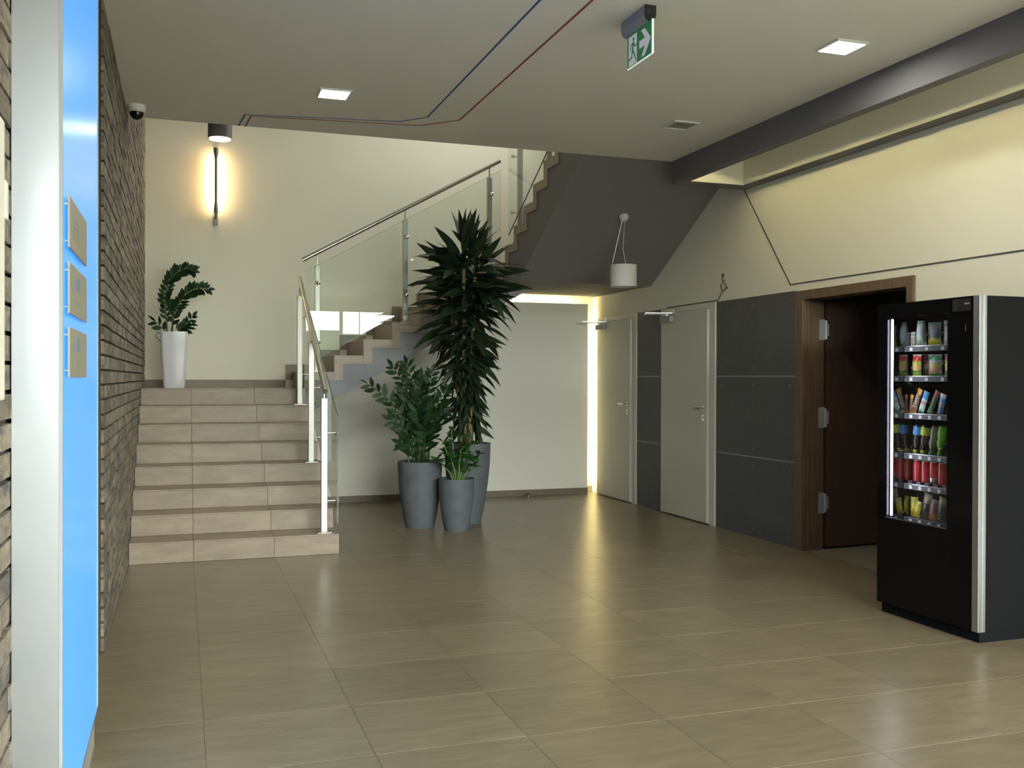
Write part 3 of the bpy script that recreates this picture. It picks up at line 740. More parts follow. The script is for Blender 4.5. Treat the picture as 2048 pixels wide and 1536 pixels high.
# door stop on the floor by the back wall
dsx, dsy = 3.82, 10.66
ds = thing('door_stop', (dsx, dsy, 0), 'tiny chrome and black door stop on the floor by the back wall', 'door stop')
MB().lathe([(0.013, 0.0), (0.013, 0.03), (0.011, 0.032)], dsx, dsy, 14).build('base', 'chrome', ds, smooth=True)
MB().lathe([(0.016, 0.0325), (0.016, 0.048), (0.012, 0.052)], dsx, dsy, 14).build('buffer', 'black_plastic', ds, smooth=True)

# ------------------------------------------------------------------ illuminated blue sign board on the near brick wall
XB, YB0, YB1 = -0.30, 2.80, 3.955
lb = thing('lightbox_sign', (-0.36, 3.38, 0), 'tall blue illuminated sign board with aluminium side on the brick wall', 'sign')
box('side_panel', 'aluminium', lb, XN+0.002, XB-0.006, YB0, YB0+0.012, 0.0, 3.2)
box('body', 'aluminium_dull', lb, XN+0.002, XB-0.02, YB0+0.0125, YB1-0.012, 0.16, 3.2)
box('blue_face', 'blue_lightbox', lb, XB-0.018, XB, YB0+0.006, YB1-0.014, 0.155, 3.2)
for y0, y1 in ((YB0-0.002, YB0+0.0055), (YB1-0.0135, YB1)):
    box('edge_profile', 'aluminium_dull', lb, XB-0.02 if y0 > 3 else XB-0.0055, XB+0.003, y0, y1, 0.0 if y0 < 3 else 0.155, 3.2)
box('edge_profile', 'aluminium', lb, XB-0.018, XB+0.002, YB0+0.006, YB1-0.014, 0.147, 0.1545)
box('plinth', 'plinth_grey', lb, XN+0.002, XB-0.012, YB0+0.013, YB1+0.02, 0.0, 0.1465)
for n, (z0, z1) in enumerate(((1.741, 1.882), (1.562, 1.702), (1.388, 1.525))):
    p = box('nameplate', 'plate_beige', lb, XB+0.006, XB+0.012, 2.885, 3.38, z0, z1, bevel=0.001)
    tag(p, ['top beige name plate', 'middle beige name plate with a blue mark', 'bottom beige name plate with a blue mark'][n])
    mb = MB()
    for y in (2.91, 3.355):
        for z in (z0+0.02, z1-0.02): mb.tube([(XB, y, z), (XB+0.0055, y, z)], 0.006, 8)
    mb.build('standoff', 'steel', p)
    if n:
        box('logo_print', 'plate_mark', p, XB+0.0121, XB+0.0126, 3.04, 3.16, z0+0.075, z0+0.115)
        for q in range(2): box('text_print', 'plate_text', p, XB+0.0121, XB+0.0125, 3.02, 3.17, z0+0.030+q*0.010, z0+0.036+q*0.010)
    else:
        for q in range(4): box('text_print', 'plate_text', p, XB+0.0121, XB+0.0125, 2.98, 3.16-0.03*(q % 2), z0+0.035+q*0.017, z0+0.041+q*0.017)
# cream panel on the wall nearest the viewer
nb_ = thing('wall_box', (-0.405, 2.3, 1.33), 'cream plastic wall box at the very edge beside the brick', 'box')
box('cover', 'cream_plastic', nb_, XN+0.001, -0.392, 2.0, 2.535, 1.335, 1.985, bevel=0.004)
box('latch', 'cream_plastic', nb_, XN+0.001, -0.39, 2.537, 2.575, 1.76, 1.85, bevel=0.003)

# ------------------------------------------------------------------ plants
def leaf_mesh(name, L, W, droop, fold, n, m, p=0.85, twist=0.0):
    vs, fs = [], []
    for i in range(n+1):
        t = i/n
        wd = W/2*max(0.02, math.sin(math.pi*min(1, t**p*0.97+0.03)))
        x = L*t*(1-0.25*abs(droop)*t); z = -droop*L*t*t
        tw = twist*t
        for s in (-1, 0, 1):
            zz = z + (fold*wd if s else 0) + s*wd*math.sin(tw)
            vs.append((x, s*wd*math.cos(tw), zz))
        if i:
            a = 3*(i-1); b = 3*i
            fs += [(a, a+1, b+1, b), (a+1, a+2, b+2, b+1)]
    me = bpy.data.meshes.new(name); me.from_pydata(vs, [], fs); me.materials.append(MATS[m])
    for f in me.polygons: f.use_smooth = True
    return me
def orient(p, d, up=Vector((0, 0, 1)), roll=0.0, s=1.0):
    d = Vector(d).normalized(); y = up.cross(d)
    if y.length < 0.05: y = Vector((1, 0, 0)).cross(d)
    y.normalize(); z = d.cross(y)
    M = Matrix(((d.x, y.x, z.x, 0), (d.y, y.y, z.y, 0), (d.z, y.z, z.z, 0), (0, 0, 0, 1)))
    return Matrix.Translation(p) @ M @ Matrix.Rotation(roll, 4, 'X') @ Matrix.Scale(s, 4)
def mesh_into(mb, me, M):
    mb.add([M @ v.co for v in me.vertices], [tuple(p.vertices) for p in me.polygons])
def pot(parent, cx, cy, rt, rb, h, m='grey_pot'):
    prof = []
    for i in range(9):
        t = i/8; prof.append((rb+(rt-rb)*(math.sin(t*math.pi/2)**0.9), h*t))
    outer = [(max(r, 0.01), z) for r, z in prof]
    inner = [(rt-0.022, h), (rt-0.026, h-0.05), (rt-0.035, h-0.12)]
    MB().lathe(outer+inner, cx, cy, 40).build('pot', m, parent, smooth=True)
    MB().lathe([(0.02, h-0.045), (rt-0.028, h-0.055), (rt-0.03, h-0.09)], cx, cy, 28).build('soil', 'soil', parent, smooth=True)

# --- tall dracaena
dr_ = thing('dracaena_plant', (2.60, 9.0, 0), 'tall dark dracaena in the large grey planter, reaching the handrail', 'plant')
DX, DY = 2.60, 9.0
pot(dr_, DX, DY, 0.222, 0.13, 0.765)
canes = [(-0.03, 0.0, 2.55), (0.055, 0.03, 2.45), (-0.075, 0.045, 2.2), (0.02, -0.06, 1.95)]
for cx_, cy_, ht in canes:
    MB().tube([(DX+cx_*0.6, DY+cy_*0.6, 0.70), (DX+cx_, DY+cy_, 1.3), (DX+cx_*1.5, DY+cy_*1.5, ht)], [0.028, 0.025, 0.018], 10).build('cane', 'cane', dr_, smooth=True)
LV = [leaf_mesh('dracaena_leaf', 0.41, 0.080, d, 0.16, 8, 'leaf_dark', 0.95, tw) for d, tw in ((0.08, 0.3), (0.30, -0.5), (0.5, 0.6), (0.2, 0.8))]
rl = random.Random(11)
leaves = []
NL = 470
for i in range(NL):
    t = i/(NL-1)
    z = 0.93 + 1.75*t**0.92
    c = canes[i % 4]
    if z > c[2]+0.12: c = canes[i % 2]
    f = min(1, (z-0.7)/max(0.3, c[2]-0.7))
    bx, by = DX+c[0]*(0.6+0.9*f), DY+c[1]*(0.6+0.9*f)
    az = rl.uniform(0, 2*math.pi)
    if z > 2.5 and rl.random() < 0.45: continue
    if z < 1.45: el = rl.uniform(-60, -5)
    elif z < 1.95: el = rl.uniform(-42, 15)
    elif z < 2.35: el = rl.uniform(-18, 32)
    elif z < 2.52: el = rl.uniform(0, 55)
    else: el = rl.uniform(42, 84)
    env = 0.70+0.58*math.exp(-((z-2.22)/0.50)**2) if z < 2.5 else 0.95
    s = env*rl.uniform(0.78, 1.12)
    if z < 1.35: s *= 0.95
    d = Vector((math.cos(az)*math.cos(R(el)), math.sin(az)*math.cos(R(el)), math.sin(R(el))))
    p0 = Vector((bx, by, z)) + Vector((d.x, d.y, 0))*0.015
    li = (0 if el > 35 else rl.choice((1, 1, 2, 3)))
    leaves.append((project(p0)[2]-0.5*d.dot(-fwd), li, orient(p0, d, roll=rl.uniform(-0.95, 0.95), s=s)))
leaves.sort(key=lambda a: -a[2].to_scale().x - 0.5*(a[0] < 9.35))
for q, li, M in leaves[:300]: inst('leaf', LV[li], dr_, M)
mb = MB()
for q, li, M in leaves[300:]: mesh_into(mb, LV[li], M)
tag(mb.build('leaves', 'leaf_dark', dr_, smooth=True), kind='stuff')

# --- ZZ plants
def frond(parent, pts, lm, nl, r0, s0, rng, t0=0.25, m='stem_green'):
    """arching stem with paired leaflets; pts = control points in the world"""
    P = [Vector(p) for p in pts]
    def at(t):
        n = len(P)-1; x = min(t*n, n-1e-6); i = int(x); f = x-i
        p0, p1, p2, p3 = P[max(i-1, 0)], P[i], P[i+1], P[min(i+2, n)]
        return 0.5*((2*p1)+(p2-p0)*f+(2*p0-5*p1+4*p2-p3)*f*f+(3*p1-p0-3*p2+p3)*f*f*f)
    N = 12
    st = MB().tube([at(i/N) for i in range(N+1)], [r0*(1-0.75*i/N) for i in range(N+1)], 7).build('stem', m, parent, smooth=True)
    for i in range(nl):
        t = t0+(1-t0)*i/(nl-1)
        p = at(t); tg = (at(min(1, t+0.02))-at(max(0, t-0.02))).normalized()
        side = tg.cross(Vector((0.25, 1, 0.1))).normalized()
        dep = tg.cross(side).normalized()
        sg = 1 if i % 2 else -1
        a = rng.uniform(-0.6, 0.6)
        d = tg*0.75 + (side*math.cos(a)+dep*math.sin(a))*sg*0.85
        if i == nl-1: d = tg
        sc_ = s0*(0.75+0.45*math.sin(math.pi*min(1, 0.2+0.75*i/nl)))*rng.uniform(0.85, 1.12)
        inst('leaf', lm, st, orient(p, d, up=dep*sg+Vector((0, -0.6, 0.5)), roll=rng.uniform(-0.4, 0.4), s=sc_))
    return st
ZL = leaf_mesh('zz_leaf', 0.105, 0.042, 0.12, 0.15, 6, 'leaf_zz', 0.9)
zz = thing('zz_plant', (2.10, 8.86, 0), 'dark green zamioculcas with arching fronds in the middle-sized grey planter', 'plant')
ZX, ZY = 2.10, 8.86
pot(zz, ZX, ZY, 0.206, 0.132, 0.615)
rz = random.Random(5)
tips = [(1.60, 8.80, 1.33, -0.05), (1.86, 8.95, 1.49, 0.02), (1.96, 8.80, 1.52, 0.03), (2.23, 8.92, 1.44, 0.03), (2.36, 8.86, 1.28, 0.0), (1.79, 8.74, 1.01, -0.02),
        (1.88, 8.72, 0.80, -0.03), (2.08, 8.74, 1.33, 0.03), (2.14, 8.98, 1.40, 0.04), (2.30, 8.76, 1.06, 0.0), (2.02, 8.68, 1.10, 0.02), (2.20, 8.70, 1.15, 0.01), (1.95, 9.02, 1.22, 0.0), (2.36, 8.98, 1.1, 0.0), (2.1, 8.66, 0.95, 0.0)]
for tx, ty, tz, b in tips:
    bx, by = ZX+(tx-ZX)*0.22+rz.uniform(-.03, .03), ZY+(ty-ZY)*0.3
    h = tz-0.57
    mx, my = bx+(tx-bx)*0.42, by+(ty-by)*0.42
    frond(zz, [(bx, by, 0.57), (bx+(tx-bx)*0.14, by+(ty-by)*0.15, 0.57+h*0.40), (mx, my, 0.57+h*0.74+0.02), (tx, ty, tz)], ZL, 19 if h > 0.5 else 14, 0.010, 1.05, rz, 0.28)
# small fresh green shrub
sb = thing('small_green_shrub', (2.37, 8.56, 0), 'small bright green shrub in the smallest grey planter', 'plant')
SX, SY = 2.37, 8.56
pot(sb, SX, SY, 0.165, 0.108, 0.475)
SL = leaf_mesh('shrub_leaf', 0.085, 0.046, 0.2, 0.12, 5, 'leaf_bright', 0.9)
rs_ = random.Random(3)
for tx, ty, tz in ((2.23, 8.52, 0.82), (2.17, 8.5, 0.66), (2.33, 8.6, 0.92), (2.41, 8.5, 0.88), (2.50, 8.55, 0.83), (2.56, 8.5, 0.70), (2.37, 8.40, 0.76), (2.47, 8.64, 0.72), (2.28, 8.43, 0.68), (2.52, 8.42, 0.62), (2.26, 8.6, 0.74)):
    b = Vector((SX+(tx-SX)*0.15, SY+(ty-SY)*0.15, 0.43)); T = Vector((tx, ty, tz)); m_ = b.lerp(T, 0.5)+Vector((0, 0, 0.04))
    st = MB().tube([b, b.lerp(m_, 0.5)+Vector((0.008, 0, 0.015)), m_, T], [0.009, 0.008, 0.006, 0.003], 7).build('stem', 'stem_bright', sb, smooth=True)
    for q in range(19):
        f = 0.35+0.65*rs_.random()
        p = m_.lerp(T, (f-0.35)/0.65) if f > 0.5 else b.lerp(m_, f*2)
        az = rs_.uniform(0, 2*math.pi); el = R(rs_.uniform(-15, 60))
        inst('leaf', SL, st, orient(p, (math.cos(az)*math.cos(el), math.sin(az)*math.cos(el), math.sin(el)), roll=rs_.uniform(-.5, .5), s=rs_.uniform(0.75, 1.2)))
# white vase plant on the landing
vz = thing('vase_plant', (-0.075, 10.35, Z1), 'zamioculcas with two curved fronds in a white vase on the landing', 'plant')
VX, VY = -0.075, 10.35
mb = MB()
def rsq(a, z, n=6, rad=0.035):
    out = []
    for cx_, cy_, t0 in ((a-rad, a-rad, 0), (-a+rad, a-rad, 90), (-a+rad, -a+rad, 180), (a-rad, -a+rad, 270)):
        for i in range(n): out.append((VX+cx_+rad*math.cos(R(t0+90*i/(n-1))), VY+cy_+rad*math.sin(R(t0+90*i/(n-1))), z))
    return out
rings = [rsq(0.098, Z1), rsq(0.104, Z1+0.03), rsq(0.121, Z1+0.30), rsq(0.131, Z1+0.555), rsq(0.131, Z1+0.562), rsq(0.122, Z1+0.562), rsq(0.118, Z1+0.50)]
nn = len(rings[0])
for r_ in rings: mb.v += r_
for i in range(len(rings)-1):
    for j in range(nn): mb.f.append((i*nn+j, i*nn+(j+1) % nn, (i+1)*nn+(j+1) % nn, (i+1)*nn+j))
mb.f.append(tuple(range(nn-1, -1, -1))); mb.f.append(tuple((len(rings)-1)*nn+j for j in range(nn)))
mb.build('vase', 'white_ceramic', vz, smooth=True)
MB().prism([(p[0], p[1]) for p in rsq(0.1175, 0)], 'z', Z1+0.502, Z1+0.53).build('soil', 'soil', vz)
VL = leaf_mesh('vase_leaf', 0.10, 0.046, 0.12, 0.15, 6, 'leaf_zz', 0.9)
rv = random.Random(9)
V = lambda L_: [(x, VY-0.05+0.01*i, z) for i, (x, z) in enumerate(L_)]
frond(vz, V([(-0.14, 1.80), (-0.15, 2.00), (-0.16, 2.17), (-0.13, 2.33), (-0.06, 2.43), (0.03, 2.48), (0.11, 2.465)]), VL, 40, 0.010, 0.95, rv, 0.12)
frond(vz, V([(-0.10, 1.80), (-0.08, 1.99), (-0.03, 2.12), (0.05, 2.23), (0.14, 2.28), (0.25, 2.285)]), VL, 30, 0.010, 0.95, rv, 0.12)
frond(vz, V([(-0.06, 1.80), (-0.02, 1.86), (0.03, 1.91), (0.10, 2.0)]), VL, 14, 0.007, 0.8, rv, 0.2)
frond(vz, V([(-0.05, 1.80), (0.0, 1.85), (0.05, 1.87), (0.095, 1.92)]), VL, 10, 0.006, 0.7, rv, 0.25)
frond(vz, V([(-0.13, 1.80), (-0.17, 1.86), (-0.25, 1.94)]), VL, 5, 0.006, 0.9, rv, 0.5)
MB().tube([(-0.17, VY-0.06, 1.83), (-0.235, VY-0.06, 1.83), (-0.245, VY-0.06, 1.79), (-0.20, VY-0.08, 1.74)], 0.004, 6).build('aerial_root', 'stem_green', vz, smooth=True)

# ------------------------------------------------------------------ vending machine
VX0, VX1, VY0, VY1, VH = 3.95, 4.765, 4.03, 4.822, 1.832
vm = thing('vending_machine', (4.35, 4.42, 0), 'black snack and drinks vending machine with a silver corner strip', 'vending machine')
WY0, WY1, WZ0, WZ1 = 4.265, 4.745, 0.575, 1.752
body = MB().box(VX0+0.02, VX1, VY0+0.02, VY0+0.05, 0.07, VH).box(VX0+0.02, VX1, VY1-0.03, VY1, 0.07, VH).box(VX0+0.02, VX1, VY0+0.05, VY1-0.03, VH-0.04, VH)
body.box(VX1-0.03, VX1, VY0+0.05, VY1-0.03, 0.07, VH-0.04).box(VX0+0.02, VX1-0.03, VY0+0.05, VY1-0.03, 0.07, 0.50).box(VX0+0.10, VX1-0.03, VY0+0.05, WY0-0.045, 0.50, VH-0.04)
body.build('cabinet', 'black_matte', vm)
box('plinth', 'black_matte', vm, VX0+0.03, VX1, VY0+0.03, VY1-0.01, 0.0, 0.069)
dm = MB().box(VX0, VX0+0.019, VY0+0.044, WY0, 0.062, VH).box(VX0, VX0+0.019, WY1, VY1, 0.062, VH).box(VX0, VX0+0.019, WY0, WY1, 0.062, WZ0).box(VX0, VX0+0.019, WY0, WY1, WZ1, VH)
door = dm.build('door', 'black_gloss', vm)
box('window_pane', 'window_glass', door, VX0+0.004, VX0+0.009, WY0, WY1, WZ0, WZ1)
box('window_trim', 'shelf_grey', door, VX0-0.001, VX0+0.003, WY0, WY1, WZ0-0.004, WZ0+0.003)
box('tube_light', 'vending_tube', door, VX0+0.022, VX0+0.030, WY1-0.020, WY1-0.010, WZ0+0.01, WZ1-0.01)
box('door_seam', 'black_matte', door, VX0-0.0005, VX0+0.002, WY0-0.012, WY0-0.009, 0.30, VH)
cs = MB().box(VX0-0.008, VX0+0.020, VY0, VY0+0.0435, 0.064, VH).box(VX0+0.020, VX0+0.04, VY0-0.0005, VY0+0.0195, 0.064, VH)
tag(cs.build('corner_strip', 'aluminium', vm, bevel=0.001), 'silver vertical corner strip')
kp = box('display', 'black_plastic', door, VX0-0.003, VX0, 4.095, 4.225, 1.755, 1.822)
for q in range(3): box('display_mark', 'shelf_grey', kp, VX0-0.0035, VX0-0.0031, 4.19, 4.22, 1.768+q*0.016, 1.773+q*0.016)
box('display_mark', 'housing_grey', kp, VX0-0.0035, VX0-0.0031, 4.105, 4.14, 1.79, 1.798)
box('coin_slot', 'chrome', door, VX0-0.004, VX0, 4.128, 4.134, 1.645, 1.685)
tag(box('side_wall', 'inner_mirror', vm, VX0+0.04, 4.62, WY1+0.004, WY1+0.008, 0.51, VH-0.05), 'mirror-like inner side wall')
box('inner_back', 'black_plastic', vm, 4.62, 4.63, WY0-0.04, WY1+0.004, 0.51, VH-0.05)
SHZ = [1.585, 1.408, 1.188, 0.951, 0.771, 0.573]
for si, z in enumerate(SHZ):
    s_ = box('shelf', 'black_plastic', vm, 4.09, 4.60, WY0-0.035, WY1, z-0.006, z)
    box('price_rail', 'shelf_grey', s_, 4.078, 4.0895, WY0-0.035, WY1, z-0.032, z+0.001)
    box('rail_lip', 'aluminium', s_, 4.076, 4.0775, WY0-0.035, WY1, z-0.002, z+0.0015)
    n = 6 if si >= 2 else 4
    for q in range(n):
        y = WY1-0.055-q*(0.076 if n == 6 else 0.125)
        box('price_tag', 'tag_white', s_, 4.0765, 4.0779, y-0.014, y+0.010, z-0.028, z-0.008)
    # spiral coils holding the goods
    if si != 4:
        for q in range(4 if si < 2 else 6):
            step = 0.118 if si < 2 else 0.076
            yc = WY1-0.065-q*step if si < 2 else WY1-0.05-q*step; rr = 0.05 if si < 2 else 0.033
            if yc < WY0-0.02: continue
            pts = [(4.092+0.10*t/24*3, yc+rr*math.sin(t*0.785), z+rr+0.004-rr*math.cos(t*0.785)) for t in range(25)]
            MB().tube(pts, 0.0016, 5).build('coil', 'steel', s_, smooth=True)

bands('pack_white', [(0, (0.55, 0.55, 0.42)), (0.3, (0.5, 0.42, 0.42)), (0.45, (0.50, 0.50, 0.44)), (0.55, (0.32, 0.22, 0.14)), (0.62, (0.55, 0.55, 0.5)), (0.75, (0.2, 0.3, 0.25)), (0.85, (0.6, 0.6, 0.55))])
bands('pack_mint', [(0, (0.45, 0.60, 0.40)), (0.3, (0.52, 0.62, 0.52)), (0.6, (0.62, 0.68, 0.62)), (0.85, (0.35, 0.5, 0.38))])
bands('pack_grey_yellow', [(0, (0.55, 0.48, 0.02)), (0.30, (0.14, 0.12, 0.10)), (0.55, (0.20, 0.19, 0.17)), (0.75, (0.24, 0.28, 0.24))])
bands('pack_red_green', [(0, (0.35, 0.55, 0.06)), (0.16, (0.10, 0.22, 0.03)), (0.25, (0.62, 0.42, 0.12)), (0.55, (0.35, 0.52, 0.08)), (0.68, (0.60, 0.04, 0.03)), (0.92, (0.55, 0.60, 0.45))])
bands('pack_pink', [(0, (0.40, 0.16, 0.08)), (0.3, (0.62, 0.45, 0.30)), (0.55, (0.55, 0.05, 0.12)), (0.8, (0.65, 0.15, 0.22))])
bands('pack_green', [(0, (0.10, 0.30, 0.06)), (0.12, (0.50, 0.30, 0.12)), (0.4, (0.45, 0.42, 0.08)), (0.58, (0.40, 0.45, 0.40)), (0.72, (0.05, 0.30, 0.09)), (0.9, (0.35, 0.5, 0.38))])
bands('bar_gold', [(0, (0.55, 0.28, 0.02)), (0.12, (0.20, 0.10, 0.05)), (0.8, (0.62, 0.30, 0.02))])
bands('bar_blue', [(0, (0.05, 0.20, 0.25)), (0.12, (0.50, 0.68, 0.55)), (0.42, (0.55, 0.30, 0.25)), (0.55, (0.50, 0.65, 0.75)), (0.68, (0.03, 0.28, 0.55))])
bands('bar_green', [(0, (0.10, 0.25, 0.12)), (0.2, (0.05, 0.12, 0.06)), (0.6, (0.06, 0.10, 0.06)), (0.8, (0.30, 0.05, 0.05))])
bands('bar_foil', [(0, (0.10, 0.16, 0.28)), (0.35, (0.30, 0.32, 0.30)), (0.6, (0.10, 0.25, 0.45)), (0.8, (0.50, 0.55, 0.58))], metal=0.3)
bands('bar_red', [(0, (0.25, 0.10, 0.04)), (0.3, (0.40, 0.03, 0.03)), (0.8, (0.35, 0.25, 0.05))])
bands('chips_yellow', [(0, (0.45, 0.36, 0.02)), (0.3, (0.55, 0.45, 0.03)), (0.7, (0.35, 0.36, 0.05))])
bands('chips_dark', [(0, (0.02, 0.025, 0.02)), (0.45, (0.05, 0.03, 0.05)), (0.65, (0.30, 0.20, 0.10)), (0.8, (0.28, 0.26, 0.16))])
bands('chips_orange', [(0, (0.40, 0.13, 0.04)), (0.35, (0.22, 0.08, 0.07)), (0.75, (0.10, 0.06, 0.04))])
bands('chips_olive', [(0, (0.02, 0.03, 0.025)), (0.55, (0.06, 0.07, 0.05)), (0.7, (0.16, 0.20, 0.06))])
mat('can_red', (0.50, 0.012, 0.016), 0.28, coat=0.5)
mat('can_silver', (0.55, 0.52, 0.50), 0.3, 0.9)
mat('bottle_dark', (0.015, 0.010, 0.010), 0.1)
mat('bottle_green', (0.06, 0.22, 0.01), 0.15)
mat('label_blue', (0.05, 0.22, 0.50), 0.4)
mat('label_yellow', (0.40, 0.48, 0.03), 0.4)
mat('cap_yellow', (0.50, 0.45, 0.02), 0.4)
mat('cap_green', (0.04, 0.34, 0.04), 0.4)
mat('label_green', (0.14, 0.42, 0.01), 0.35)
mat('bottle_clear', (0.15, 0.17, 0.10), 0.12)

def pouch(name, label, cat, grp, y, z, wd, h, th, m, x=4.115, lean=0.0, cone=0.0, yaw=0.0):
    """pillow bag standing on a shelf, front to -X"""
    NU, NV = 6, 8; mb = MB()
    for side in (-1, 1):
        for j in range(NV+1):
            v = j/NV; zz = h*v
            bul = math.sin(math.pi*v)**0.55
            wv = wd*(1-cone*v)*(1-0.06*bul)
            for i in range(NU+1):
                u = i/NU-0.5
                xx = side*th/2*bul*max(0, 1-(2*u)**2)**0.6 + 0.0008*side
                mb.v.append((xx+math.sin(lean)*0, u*wv, zz))
    W_ = NU+1
    for s in (0, 1):
        b = s*W_*(NV+1)
        for j in range(NV):
            for i in range(NU):
                q = (b+j*W_+i, b+j*W_+i+1, b+(j+1)*W_+i+1, b+(j+1)*W_+i)
                mb.f.append(q if s else q[::-1])
    o2 = W_*(NV+1)
    for j in range(NV):
        for i in (0, NU):
            mb.f.append((j*W_+i, (j+1)*W_+i, o2+(j+1)*W_+i, o2+j*W_+i))
    for i in range(NU):
        for j in (0, NV):
            mb.f.append((j*W_+i, j*W_+i+1, o2+j*W_+i+1, o2+j*W_+i))
    o = mb.build(name, m, None, smooth=True, org=(0, 0, 0))
    o.location = (x+th/2, y, z+0.001); o.rotation_euler = (lean, 0, yaw)
    ORG[o.name] = Vector(o.location)
    return tag(o, label, cat, grp)
ROW = ['goods on the top shelf', 'bags on the second shelf', 'bars on the third shelf', 'bottles on the fourth shelf', 'red cans on the fifth shelf', 'chip bags on the bottom shelf']
z = SHZ[0]
pouch('snack_pack', 'small pale grey packet at the mirrored end of the top vending shelf', 'snack', ROW[0], 4.728, z, 0.036, 0.085, 0.02, 'pack_white')
pouch('snack_bag', 'tall pointed pale green bag on the top vending shelf', 'snack', ROW[0], 4.678, z, 0.075, 0.15, 0.05, 'pack_mint', cone=0.35, yaw=0.25)
pouch('snack_bag', 'grey bag with yellow base on the top vending shelf', 'snack', ROW[0], 4.562, z, 0.105, 0.135, 0.04, 'pack_grey_yellow')
pouch('snack_bag', 'pale printed bag beside the window frame on the top vending shelf', 'snack', ROW[0], 4.440, z, 0.105, 0.14, 0.04, 'pack_white')
z = SHZ[1]
pouch('snack_bag', 'red and green printed bag on the second vending shelf', 'snack', ROW[1], 4.692, z, 0.072, 0.128, 0.04, 'pack_red_green', x=4.105)
pouch('snack_bag', 'pink and cream bag behind the red and green bag on the second vending shelf', 'snack', ROW[1], 4.655, z, 0.06, 0.130, 0.03, 'pack_pink', x=4.155, yaw=0.5)
pouch('snack_bag', 'green bag with a yellow picture on the second vending shelf', 'snack', ROW[1], 4.548, z, 0.11, 0.125, 0.045, 'pack_green', x=4.105)
pouch('snack_bag', 'red and green bag partly hidden by the window frame on the second vending shelf', 'snack', ROW[1], 4.425, z, 0.095, 0.125, 0.04, 'pack_red_green', x=4.105)
z = SHZ[2]
LT = R(22)
def bar_lean(name, label, y, m, wd=0.038, h=0.155, lean=LT, th=0.016, x=4.11):
    return pouch(name, label, 'snack', ROW[2], y, z, wd, h, th, m, x=x, lean=lean)
bar_lean('candy_bar', 'thin brown and yellow bar upright at the mirrored end of the third shelf', 4.733, 'bar_gold', lean=R(4), h=0.11, wd=0.026)
tb = bar_lean('candy_bar', 'leaning brown and gold lettered bar on the third vending shelf', 4.712, 'bar_gold')
bar_lean('candy_bar', 'leaning blue and white wrapped bar on the third vending shelf', 4.655, 'bar_blue', wd=0.046, h=0.14)
bar_lean('candy_bar', 'leaning dark green wrapped bar on the third vending shelf', 4.585, 'bar_green', wd=0.040, h=0.15, lean=R(28))
bar_lean('candy_bar', 'leaning silver and blue foil bar on the third vending shelf', 4.500, 'bar_foil', wd=0.046, h=0.12, lean=R(14))
bar_lean('candy_bar', 'red wrapped bar standing behind the foil bar on the third shelf', 4.492, 'bar_red', wd=0.040, h=0.16, lean=R(10), x=4.16)
bar_lean('candy_bar', 'brown and gold bar partly hidden by the window frame on the third shelf', 4.425, 'bar_gold', lean=R(10))
fc = bpy.data.curves.new('lettering', 'FONT'); fc.body = 'TWIX'; fc.size = 0.034; fc.extrude = 0.0003; fc.align_x = 'CENTER'; fc.align_y = 'CENTER'
fc.materials.append(MATS['tag_white'])
ft = bpy.data.objects.new('lettering', fc); col.objects.link(ft)
me = bpy.data.meshes.new_from_object(ft); bpy.data.objects.remove(ft, do_unlink=True)
fo = bpy.data.objects.new('lettering', me); col.objects.link(fo); fo.parent = tb
fo.matrix_basis = Matrix.Translation((-0.0098, 0, 0.078)) @ Matrix(((0, 0, -1, 0), (0, -1, 0, 0), (-1, 0, 0, 0), (0, 0, 0, 1))) @ Matrix.Rotation(R(180), 4, 'Z')
# bottles standing on their caps
def bottle(label, y, body, lab, cap, lean=R(10), x=4.135, z=SHZ[3], s=1.0):
    t = thing('drink_bottle', (x, y, z+0.001), label, 'bottle', ROW[3])
    M = Matrix.Translation((x, y, z+0.001)) @ Matrix.Rotation(lean, 4, 'X') @ Matrix.Scale(s, 4)
    def lat(name, prof, m, par, n=20):
        mb = MB().lathe(prof, 0, 0, n); mb.v = [tuple(M @ Vector(v)) for v in mb.v]
        return mb.build(name, m, par, smooth=True)
    lat('cap', [(0.013, 0.0), (0.0145, 0.003), (0.0145, 0.018), (0.013, 0.021)], cap, t)
    bt = lat('body', [(0.011, 0.0212), (0.012, 0.03), (0.022, 0.055), (0.026, 0.08), (0.022, 0.098), (0.027, 0.11), (0.028, 0.165), (0.024, 0.172)], body, t)
    lat('label', [(0.0275, 0.112), (0.0288, 0.114), (0.0288, 0.160), (0.0275, 0.162)], lab, bt)
    return t
bottle('bottle with blue label and yellow cap below, on the fourth vending shelf', 4.716, 'bottle_dark', 'label_blue', 'cap_yellow')
bottle('bottle with yellow and blue label and yellow cap below, on the fourth vending shelf', 4.652, 'bottle_dark', 'label_yellow', 'cap_yellow')
bottle('bottle with olive label and green cap below, on the fourth vending shelf', 4.588, 'bottle_clear', 'bottle_clear', 'cap_green', lean=R(16))
bottle('bright green bottle on the fourth vending shelf', 4.520, 'label_green', 'label_green', 'label_green', lean=R(12))
bottle('green bottle partly hidden by the window frame on the fourth vending shelf', 4.440, 'bottle_green', 'label_green', 'cap_green')
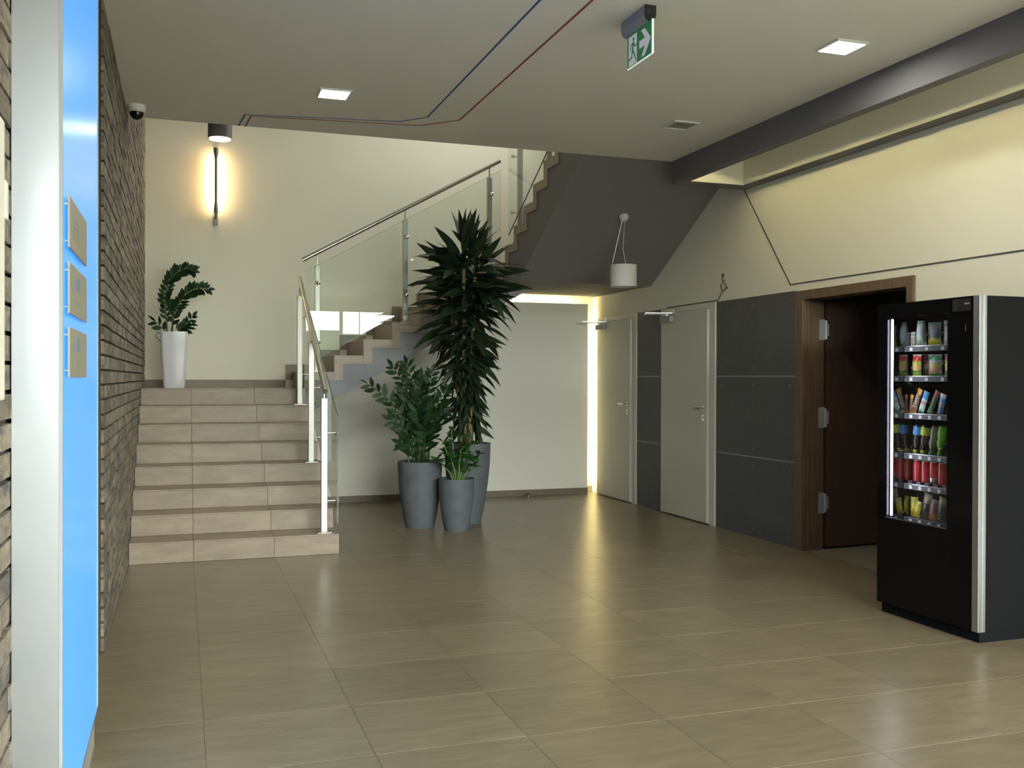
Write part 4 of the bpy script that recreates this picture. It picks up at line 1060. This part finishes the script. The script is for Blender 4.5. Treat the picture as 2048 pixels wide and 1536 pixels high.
# cans, two deep
def can(label, x, y, half):
    z = SHZ[4]+0.012; t = thing('drink_can', (x, y, SHZ[4]), label, 'can', ROW[4])
    lo = 0.045 if half else 0.012
    MB().lathe([(0.020, SHZ[4]+0.0005), (0.026, SHZ[4]+0.012), (0.0265, SHZ[4]+lo)], x, y, 20).build('base', 'can_silver', t, smooth=True)
    MB().lathe([(0.0265, SHZ[4]+lo+0.0003), (0.0265, SHZ[4]+0.124), (0.0235, SHZ[4]+0.134)], x, y, 20).build('body', 'can_red', t, smooth=True)
    MB().lathe([(0.0235, SHZ[4]+0.1343), (0.0238, SHZ[4]+0.137), (0.021, SHZ[4]+0.137), (0.021, SHZ[4]+0.1345)], x, y, 20).build('rim', 'can_silver', t, smooth=True)
    return t
for q in range(5):
    y = 4.712-q*0.068
    nm = ['first', 'second', 'third', 'fourth', 'fifth'][q]
    can(f'{nm} red can from the light tube in the front row of cans', 4.150, y, q in (2,))
    can(f'{nm} red can from the light tube in the back row of cans', 4.207, y, q in (3,))
    pu = box('can_stop', 'shelf_grey', vm, 4.092, 4.118, y-0.02, y+0.012, SHZ[4]+0.001, SHZ[4]+0.016)
z = SHZ[5]
pouch('chip_bag', 'yellow chip bag at the mirrored end of the bottom vending shelf', 'snack', ROW[5], 4.718, z, 0.05, 0.115, 0.035, 'chips_yellow', yaw=0.3)
pouch('chip_bag', 'folded bright yellow bag on the bottom vending shelf', 'snack', ROW[5], 4.682, z, 0.055, 0.10, 0.03, 'chips_yellow', x=4.10, lean=R(12))
pouch('chip_bag', 'dark bag with pale top on the bottom vending shelf', 'snack', ROW[5], 4.632, z, 0.065, 0.15, 0.035, 'chips_dark', lean=R(12))
pouch('chip_bag', 'brown and orange bag on the bottom vending shelf', 'snack', ROW[5], 4.565, z, 0.07, 0.12, 0.035, 'chips_orange', lean=R(8))
pouch('chip_bag', 'dark olive bag on the bottom vending shelf', 'snack', ROW[5], 4.500, z, 0.07, 0.14, 0.035, 'chips_olive', lean=R(8))
pouch('chip_bag', 'dark bag partly hidden by the window frame on the bottom vending shelf', 'snack', ROW[5], 4.425, z, 0.07, 0.14, 0.035, 'chips_dark')
